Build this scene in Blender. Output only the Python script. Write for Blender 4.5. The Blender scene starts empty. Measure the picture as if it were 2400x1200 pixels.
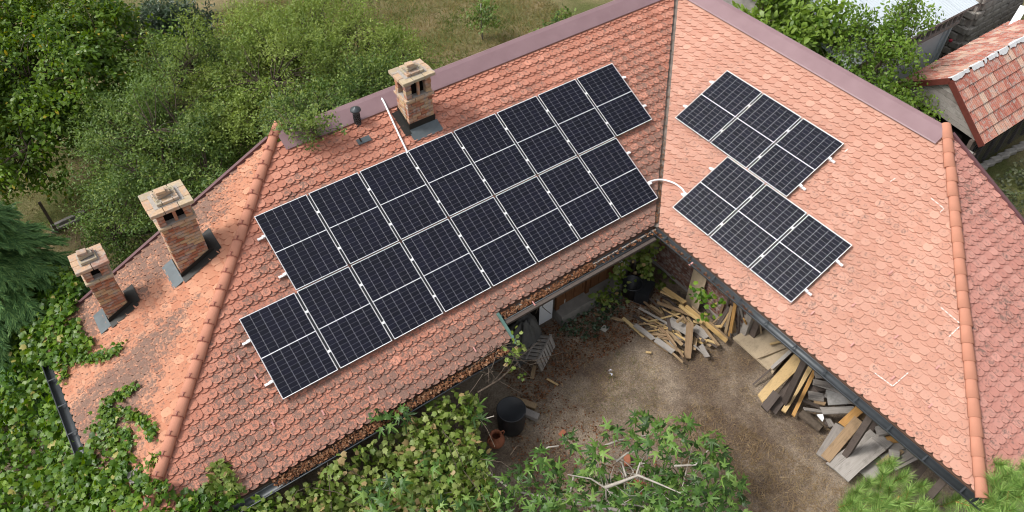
import bpy, bmesh, math, random
import numpy as np
from mathutils import Vector, Matrix

# ------------------------------------------------------------------ camera, sky, sun, exposure
scene = bpy.context.scene
col = scene.collection
GZ = 2.5                                   # height of the roof datum (eave line) above the ground
CM = np.array([[0.8120229455791995, -0.5836199142427199, 0.0025556901612958233],
               [-0.4257348990880274, -0.5953326616434383, -0.6814167723787304],
               [0.3992098840852858, 0.5522380081811281, -0.7318911468030973]])
CC = np.array([-9.925398254752983, -8.1572467775358, 12.306722213802804 + GZ])
FP = 1812.589
cam_d = bpy.data.cameras.new('camera'); cam = bpy.data.objects.new('camera', cam_d); col.objects.link(cam)
cam_d.lens = FP / 2400 * 36; cam_d.sensor_width = 36; cam_d.clip_end = 2000; cam_d.clip_start = 0.1
cam.matrix_world = Matrix(((CM[0][0], -CM[1][0], -CM[2][0], CC[0]), (CM[0][1], -CM[1][1], -CM[2][1], CC[1]),
                           (CM[0][2], -CM[1][2], -CM[2][2], CC[2]), (0, 0, 0, 1)))
scene.camera = cam
SUN_EL, SUN_AZ = math.radians(52), math.atan2(-0.80, 0.42)       # azimuth from +Y towards +X
world = bpy.data.worlds.new('World'); scene.world = world; world.use_nodes = True
wt = world.node_tree; wt.nodes.clear()
wo = wt.nodes.new('ShaderNodeOutputWorld'); wb = wt.nodes.new('ShaderNodeBackground')
ws = wt.nodes.new('ShaderNodeTexSky'); ws.sky_type = 'NISHITA'; ws.sun_disc = False
ws.sun_elevation = SUN_EL; ws.sun_rotation = SUN_AZ; ws.air_density = 1.0; ws.dust_density = 4.0; ws.ozone_density = 1.0
wh = wt.nodes.new('ShaderNodeHueSaturation'); wh.inputs['Saturation'].default_value = 0.22
wt.links.new(ws.outputs[0], wh.inputs['Color']); wt.links.new(wh.outputs[0], wb.inputs['Color'])
wb.inputs['Strength'].default_value = 0.14; wt.links.new(wb.outputs[0], wo.inputs[0])
sd = bpy.data.lights.new('sun', 'SUN'); sun = bpy.data.objects.new('sun', sd); col.objects.link(sun)
sd.energy = 1.5; sd.angle = math.radians(10); sd.color = (1.0, 0.95, 0.87)
sv = Vector((math.sin(SUN_AZ) * math.cos(SUN_EL), math.cos(SUN_AZ) * math.cos(SUN_EL), math.sin(SUN_EL)))
sun.rotation_euler = (-sv).to_track_quat('-Z', 'Y').to_euler(); sun.location = (-20, 10, 30)
scene.view_settings.view_transform = 'Standard'; scene.view_settings.look = 'None'
scene.view_settings.gamma = 1.0; scene.view_settings.use_curve_mapping = False
scene.view_settings.exposure = 0.60
scene.cycles.pixel_filter_type = 'BLACKMAN_HARRIS'; scene.cycles.filter_width = 1.05
scene.cycles.max_bounces = 6; scene.cycles.diffuse_bounces = 3; scene.cycles.transparent_max_bounces = 6

# ------------------------------------------------------------------ helpers
rng = np.random.default_rng(7); random.seed(7)
def ray(x, y): return CM.T @ np.array([(x - 1200) / FP, (y - 600) / FP, 1.0])
def PZ(x, y, z): d = ray(x, y); return CC + d * ((z - CC[2]) / d[2])      # point of the place seen there, at height z
def PY(x, y, Y): d = ray(x, y); return CC + d * ((Y - CC[1]) / d[1])
def PX(x, y, X): d = ray(x, y); return CC + d * ((X - CC[0]) / d[0])
PIT = math.radians(24.6); TP = math.tan(PIT); CP, SP = math.cos(PIT), math.sin(PIT)
def on_plane(x, y, a, b, c):                                              # plane z = a X + b Y + c
    d = ray(x, y); t = (a * CC[0] + b * CC[1] + c - CC[2]) / (d[2] - a * d[0] - b * d[1]); return CC + d * t
def onL(x, y): return on_plane(x, y, 0, TP, GZ)
def onR(x, y): return on_plane(x, y, TP, 0, GZ)
def onEL(x, y): return on_plane(x, y, TP, 0, GZ + 11.5 * TP)
def onER(x, y): return on_plane(x, y, 0, TP, GZ + 8.0 * TP)
def proj(P):
    Y = (np.asarray(P, float) - CC) @ CM.T; return np.stack([1200 + FP * Y[..., 0] / Y[..., 2], 600 + FP * Y[..., 1] / Y[..., 2]], -1)

def tag(o, label=None, cat=None, group=None, kind=None):
    if label: o['label'] = label
    if cat: o['category'] = cat
    if group: o['group'] = group
    if kind: o['kind'] = kind
    return o
def link(o, parent=None):
    col.objects.link(o)
    if parent is not None: o.parent = parent
    return o
def thing(name, label, cat, loc=(0, 0, 0), group=None):
    o = bpy.data.objects.new(name, None); o.location = loc; o.empty_display_size = 0.2; link(o)
    return tag(o, label, cat, group)
def setmat(me, mats):
    for m in (mats if isinstance(mats, (list, tuple)) else [mats]): me.materials.append(m)
class MB:
    def __init__(s): s.v = []; s.f = []; s.r = []; s.m = []
    def add(s, vs, fs, r=None, m=0):
        b = len(s.v); r = random.random() if r is None else r
        s.v += [tuple(map(float, p)) for p in vs]; s.r += [r] * len(vs)
        s.f += [tuple(b + i for i in f) for f in fs]; s.m += [m] * len(fs); return s
    def box(s, c, size, rz=0.0, r=None, m=0, M=None):
        hx, hy, hz = size[0] / 2, size[1] / 2, size[2] / 2
        vs = [Vector((x, y, z)) for x in (-hx, hx) for y in (-hy, hy) for z in (-hz, hz)]
        R = M if M is not None else Matrix.Rotation(rz, 3, 'Z')
        vs = [R @ v + Vector(c) for v in vs]
        return s.add(vs, [(0, 1, 3, 2), (4, 6, 7, 5), (0, 4, 5, 1), (2, 3, 7, 6), (0, 2, 6, 4), (1, 5, 7, 3)], r, m)
    def tube(s, pts, rad, n=6, r=None, cap=True, m=0):
        pts = [np.array(p, float) for p in pts]; k = len(pts)
        rads = rad if hasattr(rad, '__len__') else [rad] * k
        vs = []; prev = None
        for i, p in enumerate(pts):
            t = pts[min(i + 1, k - 1)] - pts[max(i - 1, 0)]; t = t / (np.linalg.norm(t) + 1e-9)
            a = np.array([0, 0, 1.0]) if abs(t[2]) < .9 else np.array([1.0, 0, 0])
            if prev is not None: a = prev
            u = a - t * (a @ t); u /= np.linalg.norm(u) + 1e-9; w = np.cross(t, u); prev = u
            for j in range(n):
                q = 2 * math.pi * j / n; vs.append(p + rads[i] * (math.cos(q) * u + math.sin(q) * w))
        fs = [(i * n + j, i * n + (j + 1) % n, (i + 1) * n + (j + 1) % n, (i + 1) * n + j) for i in range(k - 1) for j in range(n)]
        if cap: fs += [tuple(range(n - 1, -1, -1)), tuple((k - 1) * n + j for j in range(n))]
        return s.add(vs, fs, r, m)
    def lathe(s, prof, n=24, c=(0, 0, 0), r=None, m=0):
        vs = [(c[0] + p[0] * math.cos(2 * math.pi * j / n), c[1] + p[0] * math.sin(2 * math.pi * j / n), c[2] + p[1]) for p in prof for j in range(n)]
        fs = [(i * n + j, i * n + (j + 1) % n, (i + 1) * n + (j + 1) % n, (i + 1) * n + j) for i in range(len(prof) - 1) for j in range(n)]
        return s.add(vs, fs, r, m)
    def mesh(s, name, mats, smooth=False):
        me = bpy.data.meshes.new(name); me.from_pydata(s.v, [], s.f); setmat(me, mats)
        a = me.attributes.new('rnd', 'FLOAT', 'POINT'); a.data.foreach_set('value', s.r)
        if any(s.m): me.polygons.foreach_set('material_index', s.m)
        if smooth: me.polygons.foreach_set('use_smooth', [True] * len(s.f))
        me.update(); return me
    def build(s, name, mats, parent=None, smooth=False, loc=None):
        o = bpy.data.objects.new(name, s.mesh(name, mats, smooth))
        if loc is not None: o.location = loc
        return link(o, parent)
def bevel_mesh(me, w, seg=1):
    bm = bmesh.new(); bm.from_mesh(me)
    bmesh.ops.bevel(bm, geom=list(bm.edges), offset=w, segments=seg, affect='EDGES', profile=0.6)
    bm.to_mesh(me); bm.free(); return me
def inst(name, me, M, parent=None):
    o = bpy.data.objects.new(name, me); link(o, parent); o.matrix_local = M; return o
def frame(X, Y, Z, O):
    return Matrix(((X[0], Y[0], Z[0], O[0]), (X[1], Y[1], Z[1], O[1]), (X[2], Y[2], Z[2], O[2]), (0, 0, 0, 1)))

# ------------------------------------------------------------------ node materials
class NT:
    def __init__(s, name):
        s.mat = bpy.data.materials.new(name); s.mat.use_nodes = True; s.t = s.mat.node_tree; s.t.nodes.clear()
        s.out = s.t.nodes.new('ShaderNodeOutputMaterial'); s.b = s.t.nodes.new('ShaderNodeBsdfPrincipled')
        s.t.links.new(s.b.outputs[0], s.out.inputs[0])
    def n(s, ty, **k):
        nd = s.t.nodes.new(ty)
        for a, v in k.items(): setattr(nd, a, v)
        return nd
    def put(s, sock, v):
        if hasattr(v, 'is_linked') or isinstance(v, bpy.types.NodeSocket): s.t.links.new(v, sock)
        elif v is not None:
            if isinstance(v, (tuple, list)) and len(v) == 3 and len(sock.default_value) == 4: v = (*v, 1)
            sock.default_value = v
    def pos(s): return s.n('ShaderNodeNewGeometry').outputs['Position']
    def obj(s): return s.n('ShaderNodeTexCoord').outputs['Object']
    def uv(s): return s.n('ShaderNodeTexCoord').outputs['UV']
    def orand(s): return s.n('ShaderNodeObjectInfo').outputs['Random']
    def attr(s, a): return s.n('ShaderNodeAttribute', attribute_name=a).outputs['Fac']
    def mapping(s, v, sc=(1, 1, 1), loc=(0, 0, 0), rot=(0, 0, 0)):
        m = s.n('ShaderNodeMapping'); s.put(m.inputs['Vector'], v); s.put(m.inputs['Scale'], sc); s.put(m.inputs['Location'], loc); s.put(m.inputs['Rotation'], rot); return m.outputs[0]
    def noise(s, v, sc, det=3, ro=0.55, dist=0.0):
        m = s.n('ShaderNodeTexNoise'); s.put(m.inputs['Vector'], v); s.put(m.inputs['Scale'], sc); s.put(m.inputs['Detail'], det); s.put(m.inputs['Roughness'], ro); s.put(m.inputs['Distortion'], dist); return m.outputs['Fac']
    def voro(s, v, sc, out='Distance', feat='F1'):
        m = s.n('ShaderNodeTexVoronoi', feature=feat); s.put(m.inputs['Vector'], v); s.put(m.inputs['Scale'], sc); return m.outputs[out]
    def math(s, op, a, b=None, clamp=False):
        m = s.n('ShaderNodeMath', operation=op, use_clamp=clamp); s.put(m.inputs[0], a); s.put(m.inputs[1], b); return m.outputs[0]
    def ramp(s, f, stops, interp='LINEAR'):
        m = s.n('ShaderNodeValToRGB'); cr = m.color_ramp; cr.interpolation = interp
        while len(cr.elements) < len(stops): cr.elements.new(0.5)
        for e, (p, c) in zip(cr.elements, stops): e.position = p; e.color = (*c, 1) if isinstance(c, tuple) else (c, c, c, 1)
        s.put(m.inputs[0], f); return m.outputs[0]
    def mix(s, f, a, b, mode='MIX'):
        m = s.n('ShaderNodeMix', data_type='RGBA', blend_type=mode); s.put(m.inputs[0], f); s.put(m.inputs[6], a); s.put(m.inputs[7], b); return m.outputs[2]
    def hsv(s, c, h=0.5, sa=1.0, v=1.0):
        m = s.n('ShaderNodeHueSaturation'); s.put(m.inputs['Color'], c); s.put(m.inputs['Hue'], h); s.put(m.inputs['Saturation'], sa); s.put(m.inputs['Value'], v); return m.outputs[0]
    def sep(s, v): return s.n('ShaderNodeSeparateXYZ'), v
    def xyz(s, v):
        m = s.n('ShaderNodeSeparateXYZ'); s.put(m.inputs[0], v); return m.outputs
    def bump(s, h, st=0.3, d=0.01):
        m = s.n('ShaderNodeBump'); s.put(m.inputs['Height'], h); m.inputs['Strength'].default_value = st; m.inputs['Distance'].default_value = d
        s.t.links.new(m.outputs[0], s.b.inputs['Normal']); return m
    def fin(s, c=None, rough=0.8, spec=0.3, metal=0.0, coat=None):
        if c is not None: s.put(s.b.inputs['Base Color'], c)
        s.put(s.b.inputs['Roughness'], rough); s.put(s.b.inputs['Specular IOR Level'], spec); s.put(s.b.inputs['Metallic'], metal)
        return s.mat
def simple(name, c, rough=0.7, spec=0.3, metal=0.0, var=0.12, sc=8.0, bump=0.15):
    n = NT(name); p = n.pos(); f = n.noise(p, sc, 5, 0.6)
    cc = n.mix(f, tuple(x * (1 - var * 1.6) for x in c), tuple(min(1, x * (1 + var * 1.6)) for x in c))
    if bump: n.bump(n.noise(p, sc * 6, 3), bump, 0.004)
    return n.fin(cc, rough, spec, metal)

def tile_material(name, base_a, base_b, lich, seed, clean_axis=None):
    # fired clay: colour differs from tile to tile, grey-brown lichen crusts gather in the middle of a tile
    n = NT(name); p = n.pos()
    r = n.math('FRACT', n.math('ADD', n.attr('rnd'), n.orand()))
    c = n.ramp(r, [(0.0, base_a), (0.5, tuple((x + y) / 2 for x, y in zip(base_a, base_b))), (0.85, base_b), (1.0, tuple(x * 1.12 for x in base_b))])
    big = n.noise(n.mapping(p, loc=(seed, 0, 0)), 0.45, 3, 0.5)
    c = n.hsv(c, 0.5, 1.0, n.math('ADD', 0.88, n.math('MULTIPLY', big, 0.24)))
    fine = n.noise(p, 60, 4, 0.7); c = n.hsv(c, 0.5, 1.0, n.math('ADD', 0.9, n.math('MULTIPLY', fine, 0.2)))
    uv = n.xyz(n.uv()); du = n.math('ABSOLUTE', n.math('SUBTRACT', uv[0], 0.5)); dv = n.math('ABSOLUTE', n.math('SUBTRACT', uv[1], 0.33))
    dd = n.math('SQRT', n.math('ADD', n.math('MULTIPLY', du, du), n.math('MULTIPLY', dv, n.math('MULTIPLY', dv, 1.6))))
    centre = n.math('SUBTRACT', 1.0, n.math('MULTIPLY', dd, 2.1), clamp=True)
    patch = n.noise(n.mapping(p, loc=(3 + seed, 7, 0)), 0.8, 3, 0.6)
    r2 = n.math('FRACT', n.math('MULTIPLY', r, 7.31))
    amount = n.math('ADD', n.math('MULTIPLY', patch, 1.25), n.math('MULTIPLY', r2, 0.55))
    for ca in (clean_axis or ()): amount = n.math('SUBTRACT', amount, ca(n, p))
    spk = n.math('ADD', 0.5, n.math('MULTIPLY', n.math('SUBTRACT', n.noise(p, 23, 6, 0.8), 0.5), 3.0))
    m = n.math('ADD', n.math('MULTIPLY', amount, 0.5), n.math('ADD', n.math('MULTIPLY', centre, 0.32), n.math('MULTIPLY', spk, 1.1)))
    mask = n.ramp(n.math('SUBTRACT', m, 1.75 - lich), [(0.0, 0.0), (0.10, 0.5), (0.3, 1.0)])
    lc = n.mix(n.ramp(n.noise(p, 70, 4, 0.8), [(0.35, 0.0), (0.65, 1.0)]), (0.060, 0.042, 0.036), (0.25, 0.18, 0.15))
    c = n.mix(n.math('MULTIPLY', mask, 0.85), c, lc)
    pale = n.ramp(n.voro(p, 90), [(0.0, 1.0), (0.09, 0.0)])
    c = n.mix(n.math('MULTIPLY', n.math('MULTIPLY', pale, mask), 0.5), c, (0.55, 0.48, 0.42))
    n.bump(n.math('ADD', n.math('MULTIPLY', fine, 0.4), n.math('MULTIPLY', mask, n.noise(p, 90, 3))), 0.5, 0.006)
    return n.fin(c, 0.85, 0.2)
def leaf_material(name, cols, trans=0.3, rough=0.45, spec=0.35, yellow=None, yfrac=0.0):
    n = NT(name); r = n.math('FRACT', n.math('ADD', n.attr('rnd'), n.orand()))
    k = len(cols); c = n.ramp(r, [(i / max(1, k - 1), q) for i, q in enumerate(cols)])
    big = n.noise(n.pos(), 0.9, 3, 0.55); c = n.hsv(c, 0.5, 1.12, n.math('ADD', 0.62, n.math('MULTIPLY', big, 0.76)))
    if yellow: c = n.mix(n.math('GREATER_THAN', n.math('FRACT', n.math('MULTIPLY', r, 37.7)), 1 - yfrac), c, yellow)
    n.fin(c, rough, spec)
    tr = n.n('ShaderNodeBsdfTranslucent'); n.put(tr.inputs[0], n.hsv(c, 0.485, 1.1, 1.5))
    mx = n.n('ShaderNodeMixShader'); mx.inputs[0].default_value = trans
    n.t.links.new(n.b.outputs[0], mx.inputs[1]); n.t.links.new(tr.outputs[0], mx.inputs[2]); n.t.links.new(mx.outputs[0], n.out.inputs[0])
    return n.mat
def wood_material(name, cols, dark=0.35, rough=0.8):
    n = NT(name); o = n.obj(); r = n.orand()
    g = n.noise(n.mapping(o, (1.4, 26, 26)), 1.6, 6, 0.62, 0.6)
    k = len(cols); c = n.ramp(r, [(i / max(1, k - 1), q) for i, q in enumerate(cols)])
    c = n.hsv(c, 0.5, 1.0, n.math('ADD', 1 - dark, n.math('MULTIPLY', g, 2 * dark)))
    st = n.noise(n.mapping(o, (3, 5, 5)), 1.2, 4, 0.6); c = n.mix(n.ramp(st, [(0.52, 0.0), (0.75, 0.55)]), c, tuple(x * 0.45 for x in cols[0]))
    cr = n.ramp(n.noise(n.mapping(o, (0.8, 40, 40)), 2.2, 2, 0.5), [(0.28, 1.0), (0.36, 0.0)])
    c = n.mix(n.math('MULTIPLY', cr, 0.6), c, tuple(x * 0.25 for x in cols[0]))
    n.bump(g, 0.35, 0.006); return n.fin(c, rough, 0.2)

def wash(f, v0, v1, amt):
    # run-off from the metal ridge, the flashings and the fresh hip tiles keeps some courses free of lichen
    def g(n, p):
        q = n.xyz(p); m = n.n('ShaderNodeMapRange'); n.put(m.inputs[0], f(n, q)); m.inputs[1].default_value = v0; m.inputs[2].default_value = v1; m.inputs[3].default_value = 0.0; m.inputs[4].default_value = amt
        return m.outputs[0]
    return g
def hipL(n, q): return n.math('ABSOLUTE', n.math('SUBTRACT', n.math('ADD', q[0], 11.5), q[1]))
M_tileL = tile_material('clay_tile_lichened', (0.44, 0.180, 0.122), (0.52, 0.235, 0.165), 0.79, 0, [wash(lambda n, q: n.math('ADD', q[1], n.math('MULTIPLY', q[0], 0.10)), 0.5, -0.3, -0.0), wash(lambda n, q: n.math('SUBTRACT', n.math('MULTIPLY', q[0], 0.22), q[1]), -1.6, -0.6, -0.55), wash(lambda n, q: q[1], 2.9, 4.8, 0.75), wash(hipL, 0.75, 0.2, 0.8)])
M_tileR = tile_material('clay_tile_salmon', (0.47, 0.245, 0.180), (0.50, 0.280, 0.212), 0.43, 11, [wash(lambda n, q: q[0], 2.6, 4.8, 0.55)])
M_tileEL = tile_material('clay_tile_left_end', (0.47, 0.205, 0.125), (0.53, 0.268, 0.172), 0.98, 23, [wash(hipL, 1.5, 0.4, 1.1), wash(lambda n, q: n.math('ABSOLUTE', n.math('SUBTRACT', q[1], 3.55)), 0.62, 0.3, 0.9)])
M_tileER = tile_material('clay_tile_right_end', (0.45, 0.205, 0.165), (0.49, 0.245, 0.20), 0.48, 31, [])
M_hip = simple('hip_tile_clay', (0.47, 0.215, 0.145), 0.8, 0.2, 0, 0.08, 5)
M_clip = simple('red_clip', (0.22, 0.05, 0.035), 0.5, 0.4, 0, 0.1, 20)
M_deck = simple('roof_deck_boards', (0.09, 0.05, 0.035), 0.9)
def _ridge():
    n = NT('plum_painted_metal'); p = n.pos(); a = n.noise(p, 2.2, 5, 0.6)
    c = n.mix(a, (0.185, 0.108, 0.118), (0.28, 0.18, 0.192))
    sp = n.ramp(n.voro(p, 9), [(0.0, 1.0), (0.05, 0.0)]); c = n.mix(n.math('MULTIPLY', sp, n.ramp(n.noise(p, 3), [(0.5, 0.0), (0.6, 1.0)])), c, (0.5, 0.45, 0.45))
    n.bump(n.noise(p, 5, 2), 0.15, 0.02); return n.fin(c, 0.33, 0.75)
M_ridge = _ridge()
M_trim = simple('plum_trim', (0.12, 0.055, 0.06), 0.5, 0.4)
M_gutter = simple('dark_gutter_metal', (0.060, 0.068, 0.075), 0.45, 0.5, 0.3, 0.3, 4)
M_flash = simple('lead_flashing', (0.105, 0.125, 0.135), 0.5, 0.5, 0.3, 0.25, 6)
M_flashd = simple('dark_flashing', (0.022, 0.021, 0.019), 0.5, 0.4, 0.2, 0.25, 6)
M_valley = simple('valley_sheet', (0.17, 0.145, 0.125), 0.6, 0.4, 0.2, 0.45, 5)
M_alu = simple('white_aluminium', (0.86, 0.87, 0.88), 0.35, 0.5, 0.0, 0.03, 10, 0)
M_back = simple('white_backsheet', (0.80, 0.81, 0.84), 0.3, 0.5, 0.0, 0.02, 10, 0)
def _cell():
    n = NT('silicon_cell'); r = n.orand(); d = n.noise(n.pos(), 2.5, 5, 0.65)
    c = n.mix(r, (0.0060, 0.0066, 0.0125), (0.0085, 0.0090, 0.0190))
    c = n.mix(n.ramp(d, [(0.62, 0.0), (0.85, 0.25)]), c, (0.045, 0.047, 0.056))
    n.b.inputs['Coat Weight'].default_value = 0.25; n.b.inputs['Coat Roughness'].default_value = 0.08
    return n.fin(c, 0.3, 0.15)
M_cell = _cell()
M_white = simple('white_paint', (0.75, 0.76, 0.78), 0.6, 0.3, 0, 0.06, 4)
def _brick(name, stops):
    n = NT(name); r = n.math('FRACT', n.math('ADD', n.attr('rnd'), n.orand())); p = n.pos()
    c = n.ramp(r, stops)
    c = n.hsv(c, 0.5, 1.0, n.math('ADD', 0.65, n.math('MULTIPLY', n.noise(p, 22, 5, 0.7), 0.7)))
    c = n.mix(n.ramp(n.noise(p, 9, 4, 0.6), [(0.46, 0.0), (0.68, 0.8)]), c, (0.38, 0.345, 0.315))
    n.bump(n.noise(p, 60, 4, 0.7), 0.6, 0.008); return n.fin(c, 0.92, 0.15)
M_brick = _brick('old_brick', [(0.0, (0.30, 0.105, 0.06)), (0.3, (0.40, 0.19, 0.115)), (0.55, (0.47, 0.28, 0.165)), (0.8, (0.46, 0.33, 0.19)), (1.0, (0.25, 0.10, 0.07))])
M_brickcap = _brick('pale_cap_brick', [(0.0, (0.47, 0.30, 0.20)), (0.5, (0.52, 0.38, 0.25)), (0.8, (0.40, 0.35, 0.24)), (1.0, (0.36, 0.21, 0.16))])
M_brickdark = _brick('brown_wall_brick', [(0.0, (0.13, 0.062, 0.048)), (0.6, (0.19, 0.095, 0.072)), (1.0, (0.24, 0.135, 0.10))])
M_mortar = simple('mortar', (0.36, 0.33, 0.30), 0.95, 0.1, 0, 0.3, 25, 0.6)
M_black = simple('flue_and_shade_black', (0.012, 0.010, 0.009), 0.95, 0.05)  # black of the flues, also painted shade for holes and open interiors
M_woodY = wood_material('fresh_sawn_wood', [(0.52, 0.35, 0.15), (0.60, 0.45, 0.23), (0.50, 0.34, 0.17)], 0.22)
M_woodT = wood_material('tan_wood', [(0.26, 0.175, 0.105), (0.36, 0.26, 0.155), (0.30, 0.20, 0.12)], 0.3)
M_woodG = wood_material('weathered_grey_wood', [(0.24, 0.215, 0.195), (0.36, 0.335, 0.31), (0.30, 0.27, 0.25)], 0.32)
M_woodD = wood_material('dark_old_wood', [(0.075, 0.060, 0.052), (0.125, 0.10, 0.088), (0.10, 0.08, 0.07)], 0.35)
M_woodR = wood_material('red_brown_door_wood', [(0.13, 0.058, 0.026), (0.165, 0.075, 0.034)], 0.3)
M_woodO = wood_material('orange_wood', [(0.42, 0.22, 0.075), (0.50, 0.30, 0.11)], 0.35)
M_ply = wood_material('plywood', [(0.40, 0.315, 0.215), (0.46, 0.37, 0.26)], 0.15)
M_bark = simple('bark_brown', (0.095, 0.075, 0.058), 0.95, 0.1, 0, 0.35, 18, 0.7)
M_barkfig = simple('bark_pale_grey', (0.36, 0.33, 0.29), 0.9, 0.15, 0, 0.25, 14, 0.4)
M_plast = simple('black_plastic', (0.018, 0.020, 0.024), 0.42, 0.45, 0, 0.25, 5)
M_pot = simple('terracotta', (0.34, 0.13, 0.075), 0.85, 0.2, 0, 0.2, 9)
M_plaster = simple('lime_plaster', (0.42, 0.40, 0.36), 0.95, 0.1, 0, 0.25, 3, 0.4)
M_wallgrey = simple('grey_render', (0.24, 0.225, 0.205), 0.95, 0.1, 0, 0.4, 2.5, 0.5)
M_stone = simple('rubble_stone', (0.33, 0.31, 0.28), 0.95, 0.1, 0, 0.4, 4, 0.8)
M_tin = simple('galvanised_tin', (0.60, 0.66, 0.71), 0.4, 0.5, 0.25, 0.08, 1.5, 0)
M_old = _brick('old_pantile', [(0.0, (0.33, 0.115, 0.085)), (0.4, (0.41, 0.165, 0.125)), (0.75, (0.45, 0.22, 0.165)), (1.0, (0.51, 0.36, 0.28))])
M_darkred = simple('dark_red_board', (0.13, 0.035, 0.026), 0.8, 0.2, 0, 0.2, 6)
M_peel = simple('peeling_white_mortar', (0.62, 0.63, 0.64), 0.9, 0.1, 0, 0.12, 9, 0.6)
M_net = simple('grey_netting', (0.115, 0.112, 0.105), 0.7, 0.3, 0, 0.35, 6)
M_glass = simple('dark_window_glass', (0.02, 0.022, 0.024), 0.08, 0.5, 0, 0.1, 3, 0)
M_green = simple('green_painted_metal', (0.085, 0.16, 0.14), 0.5, 0.4, 0, 0.2, 8)
# ------------------------------------------------------------------ ground
def ground_material():
    n = NT('dry_yard_soil'); p = n.pos(); q = n.xyz(p)
    a = n.noise(p, 0.55, 4, 0.6); b = n.noise(p, 5.0, 6, 0.7); c = n.noise(p, 38, 5, 0.75); d = n.noise(n.mapping(p, (1, 2.4, 1), rot=(0, 0, 0.7)), 60, 3, 0.7)
    soil = n.mix(b, (0.150, 0.112, 0.086), (0.36, 0.285, 0.225))
    straw = n.mix(c, (0.30, 0.235, 0.17), (0.54, 0.45, 0.35))
    cc = n.mix(n.ramp(n.math('ADD', n.math('MULTIPLY', b, 0.5), n.math('MULTIPLY', d, 0.6)), [(0.42, 0.0), (0.68, 1.0)]), soil, straw)
    cc = n.mix(n.ramp(c, [(0.30, 0.75), (0.46, 0.0)]), cc, (0.050, 0.036, 0.028))
    cc = n.mix(n.ramp(a, [(0.40, 0.75), (0.56, 0.0)]), cc, n.mix(c, (0.060, 0.040, 0.030), (0.15, 0.10, 0.072)))
    # rear garden: mown grass, half dried out
    g1 = n.noise(n.mapping(p, loc=(5, 9, 0)), 0.42, 4, 0.6); g2 = n.noise(p, 14, 5, 0.75)
    dry = n.mix(g2, (0.17, 0.125, 0.070), (0.40, 0.32, 0.19)); gr = n.mix(g2, (0.045, 0.062, 0.018), (0.14, 0.165, 0.055))
    garden = n.mix(n.ramp(n.math('ADD', n.math('MULTIPLY', g1, 0.75), n.math('MULTIPLY', g2, 0.3)), [(0.38, 0.0), (0.58, 0.9)]), dry, gr)
    back = n.ramp(n.math('MAXIMUM', n.math('SUBTRACT', q[1], 5.0), n.math('SUBTRACT', q[0], 5.0)), [(0.0, 0.0), (0.4, 1.0)])
    cc = n.mix(back, cc, garden)
    grit = n.ramp(n.noise(p, 26, 4, 0.85), [(0.30, 0.55), (0.50, 1.0), (0.68, 1.5)]); cc = n.mix(1.0, cc, grit, 'MULTIPLY')
    n.bump(n.math('ADD', b, n.math('MULTIPLY', c, 0.9)), 0.9, 0.05); return n.fin(cc, 0.98, 0.05)
M_ground = ground_material()
def build_ground():
    xs = np.concatenate([[-400, -150, -60], np.linspace(-26, 26, 131), [60, 150, 400]]); ys = np.concatenate([[-400, -150, -60], np.linspace(-14, 34, 121), [60, 150, 400]])
    X, Y = np.meshgrid(xs, ys); r = np.random.default_rng(3)
    Z = 0.035 * np.sin(X * 0.9 + 1) * np.cos(Y * 0.8) + 0.02 * np.sin(X * 2.3 + Y * 1.9) + r.normal(0, 0.006, X.shape)
    Z[(abs(X) > 27) | (Y > 35) | (Y < -15)] = 0; Z -= 0.05
    m = MB(); w = len(xs); h = len(ys)
    m.v = list(zip(X.ravel().tolist(), Y.ravel().tolist(), Z.ravel().tolist())); m.r = [0.0] * len(m.v)
    m.f = [(j * w + i, j * w + i + 1, (j + 1) * w + i + 1, (j + 1) * w + i) for j in range(h - 1) for i in range(w - 1)]; m.m = [0] * len(m.f)
    tag(m.build('ground', M_ground, smooth=True), kind='structure')
build_ground()

# ------------------------------------------------------------------ the L-shaped building
house = thing('outbuilding', 'L-shaped lean-to outbuilding with orange beaver-tail tile roof around a yard', 'building')
roof = None
XL, XV = -12.08, 0.0                     # left end eave, valley foot
TW, TH, TL_, TT, TM = 0.185, 0.215, 0.33, 0.022, 0.208    # tile width, course spacing, length, thickness, tilt
SAG = 0.066
def tile_outline():
    w = TW / 2 - 0.0015; xs = np.linspace(-w, w, 9)
    arc = [(x, SAG * (1 - (1 - min(1, abs(x) / w) ** 2.3) ** (1 / 2.3)) if abs(x) < w else SAG) for x in xs]
    return [(-w, TL_)] + arc + [(w, TL_)]
OUT = tile_outline()                     # 11 points, counter-clockwise from above
def clip(poly, hp):                       # Sutherland-Hodgman, keep a*u + b*v <= c
    a, b, c = hp; out = []
    for i in range(len(poly)):
        p, q = poly[i], poly[(i + 1) % len(poly)]; dp, dq = a * p[0] + b * p[1] - c, a * q[0] + b * q[1] - c
        if dp <= 0: out.append(p)
        if (dp < 0) != (dq < 0) and dp != dq: t = dp / (dp - dq); out.append((p[0] + t * (q[0] - p[0]), p[1] + t * (q[1] - p[1])))
    return out
tile_me = None
def tile_shape(outline, r, tip, lift):
    # outline in tile coordinates; returns verts (u,v,h) and faces
    k = len(outline); top = []; bot = []
    for (x, y) in outline:
        h = lift - TM * y; top.append((x, y, h + TT)); bot.append((x, y, h))
    fs = [tuple(range(k))] + [(i, k + i, k + (i + 1) % k, (i + 1) % k) for i in range(k)]
    return top + bot, fs
allt = []                                 # candidates for single tiles: (distance, face, M, rnd)
class Face:
    def __init__(s, O, e, up, mat): s.O = np.array(O, float); s.e = np.array(e, float); s.s = np.array(up, float); s.n = np.cross(s.e, s.s); s.mat = mat; s.items = []
    def P(s, u, v, h=0): return s.O + s.e * u + s.s * v + s.n * h
faceL = Face((0, 0, GZ), (1, 0, 0), (0, CP, SP), M_tileL)
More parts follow.
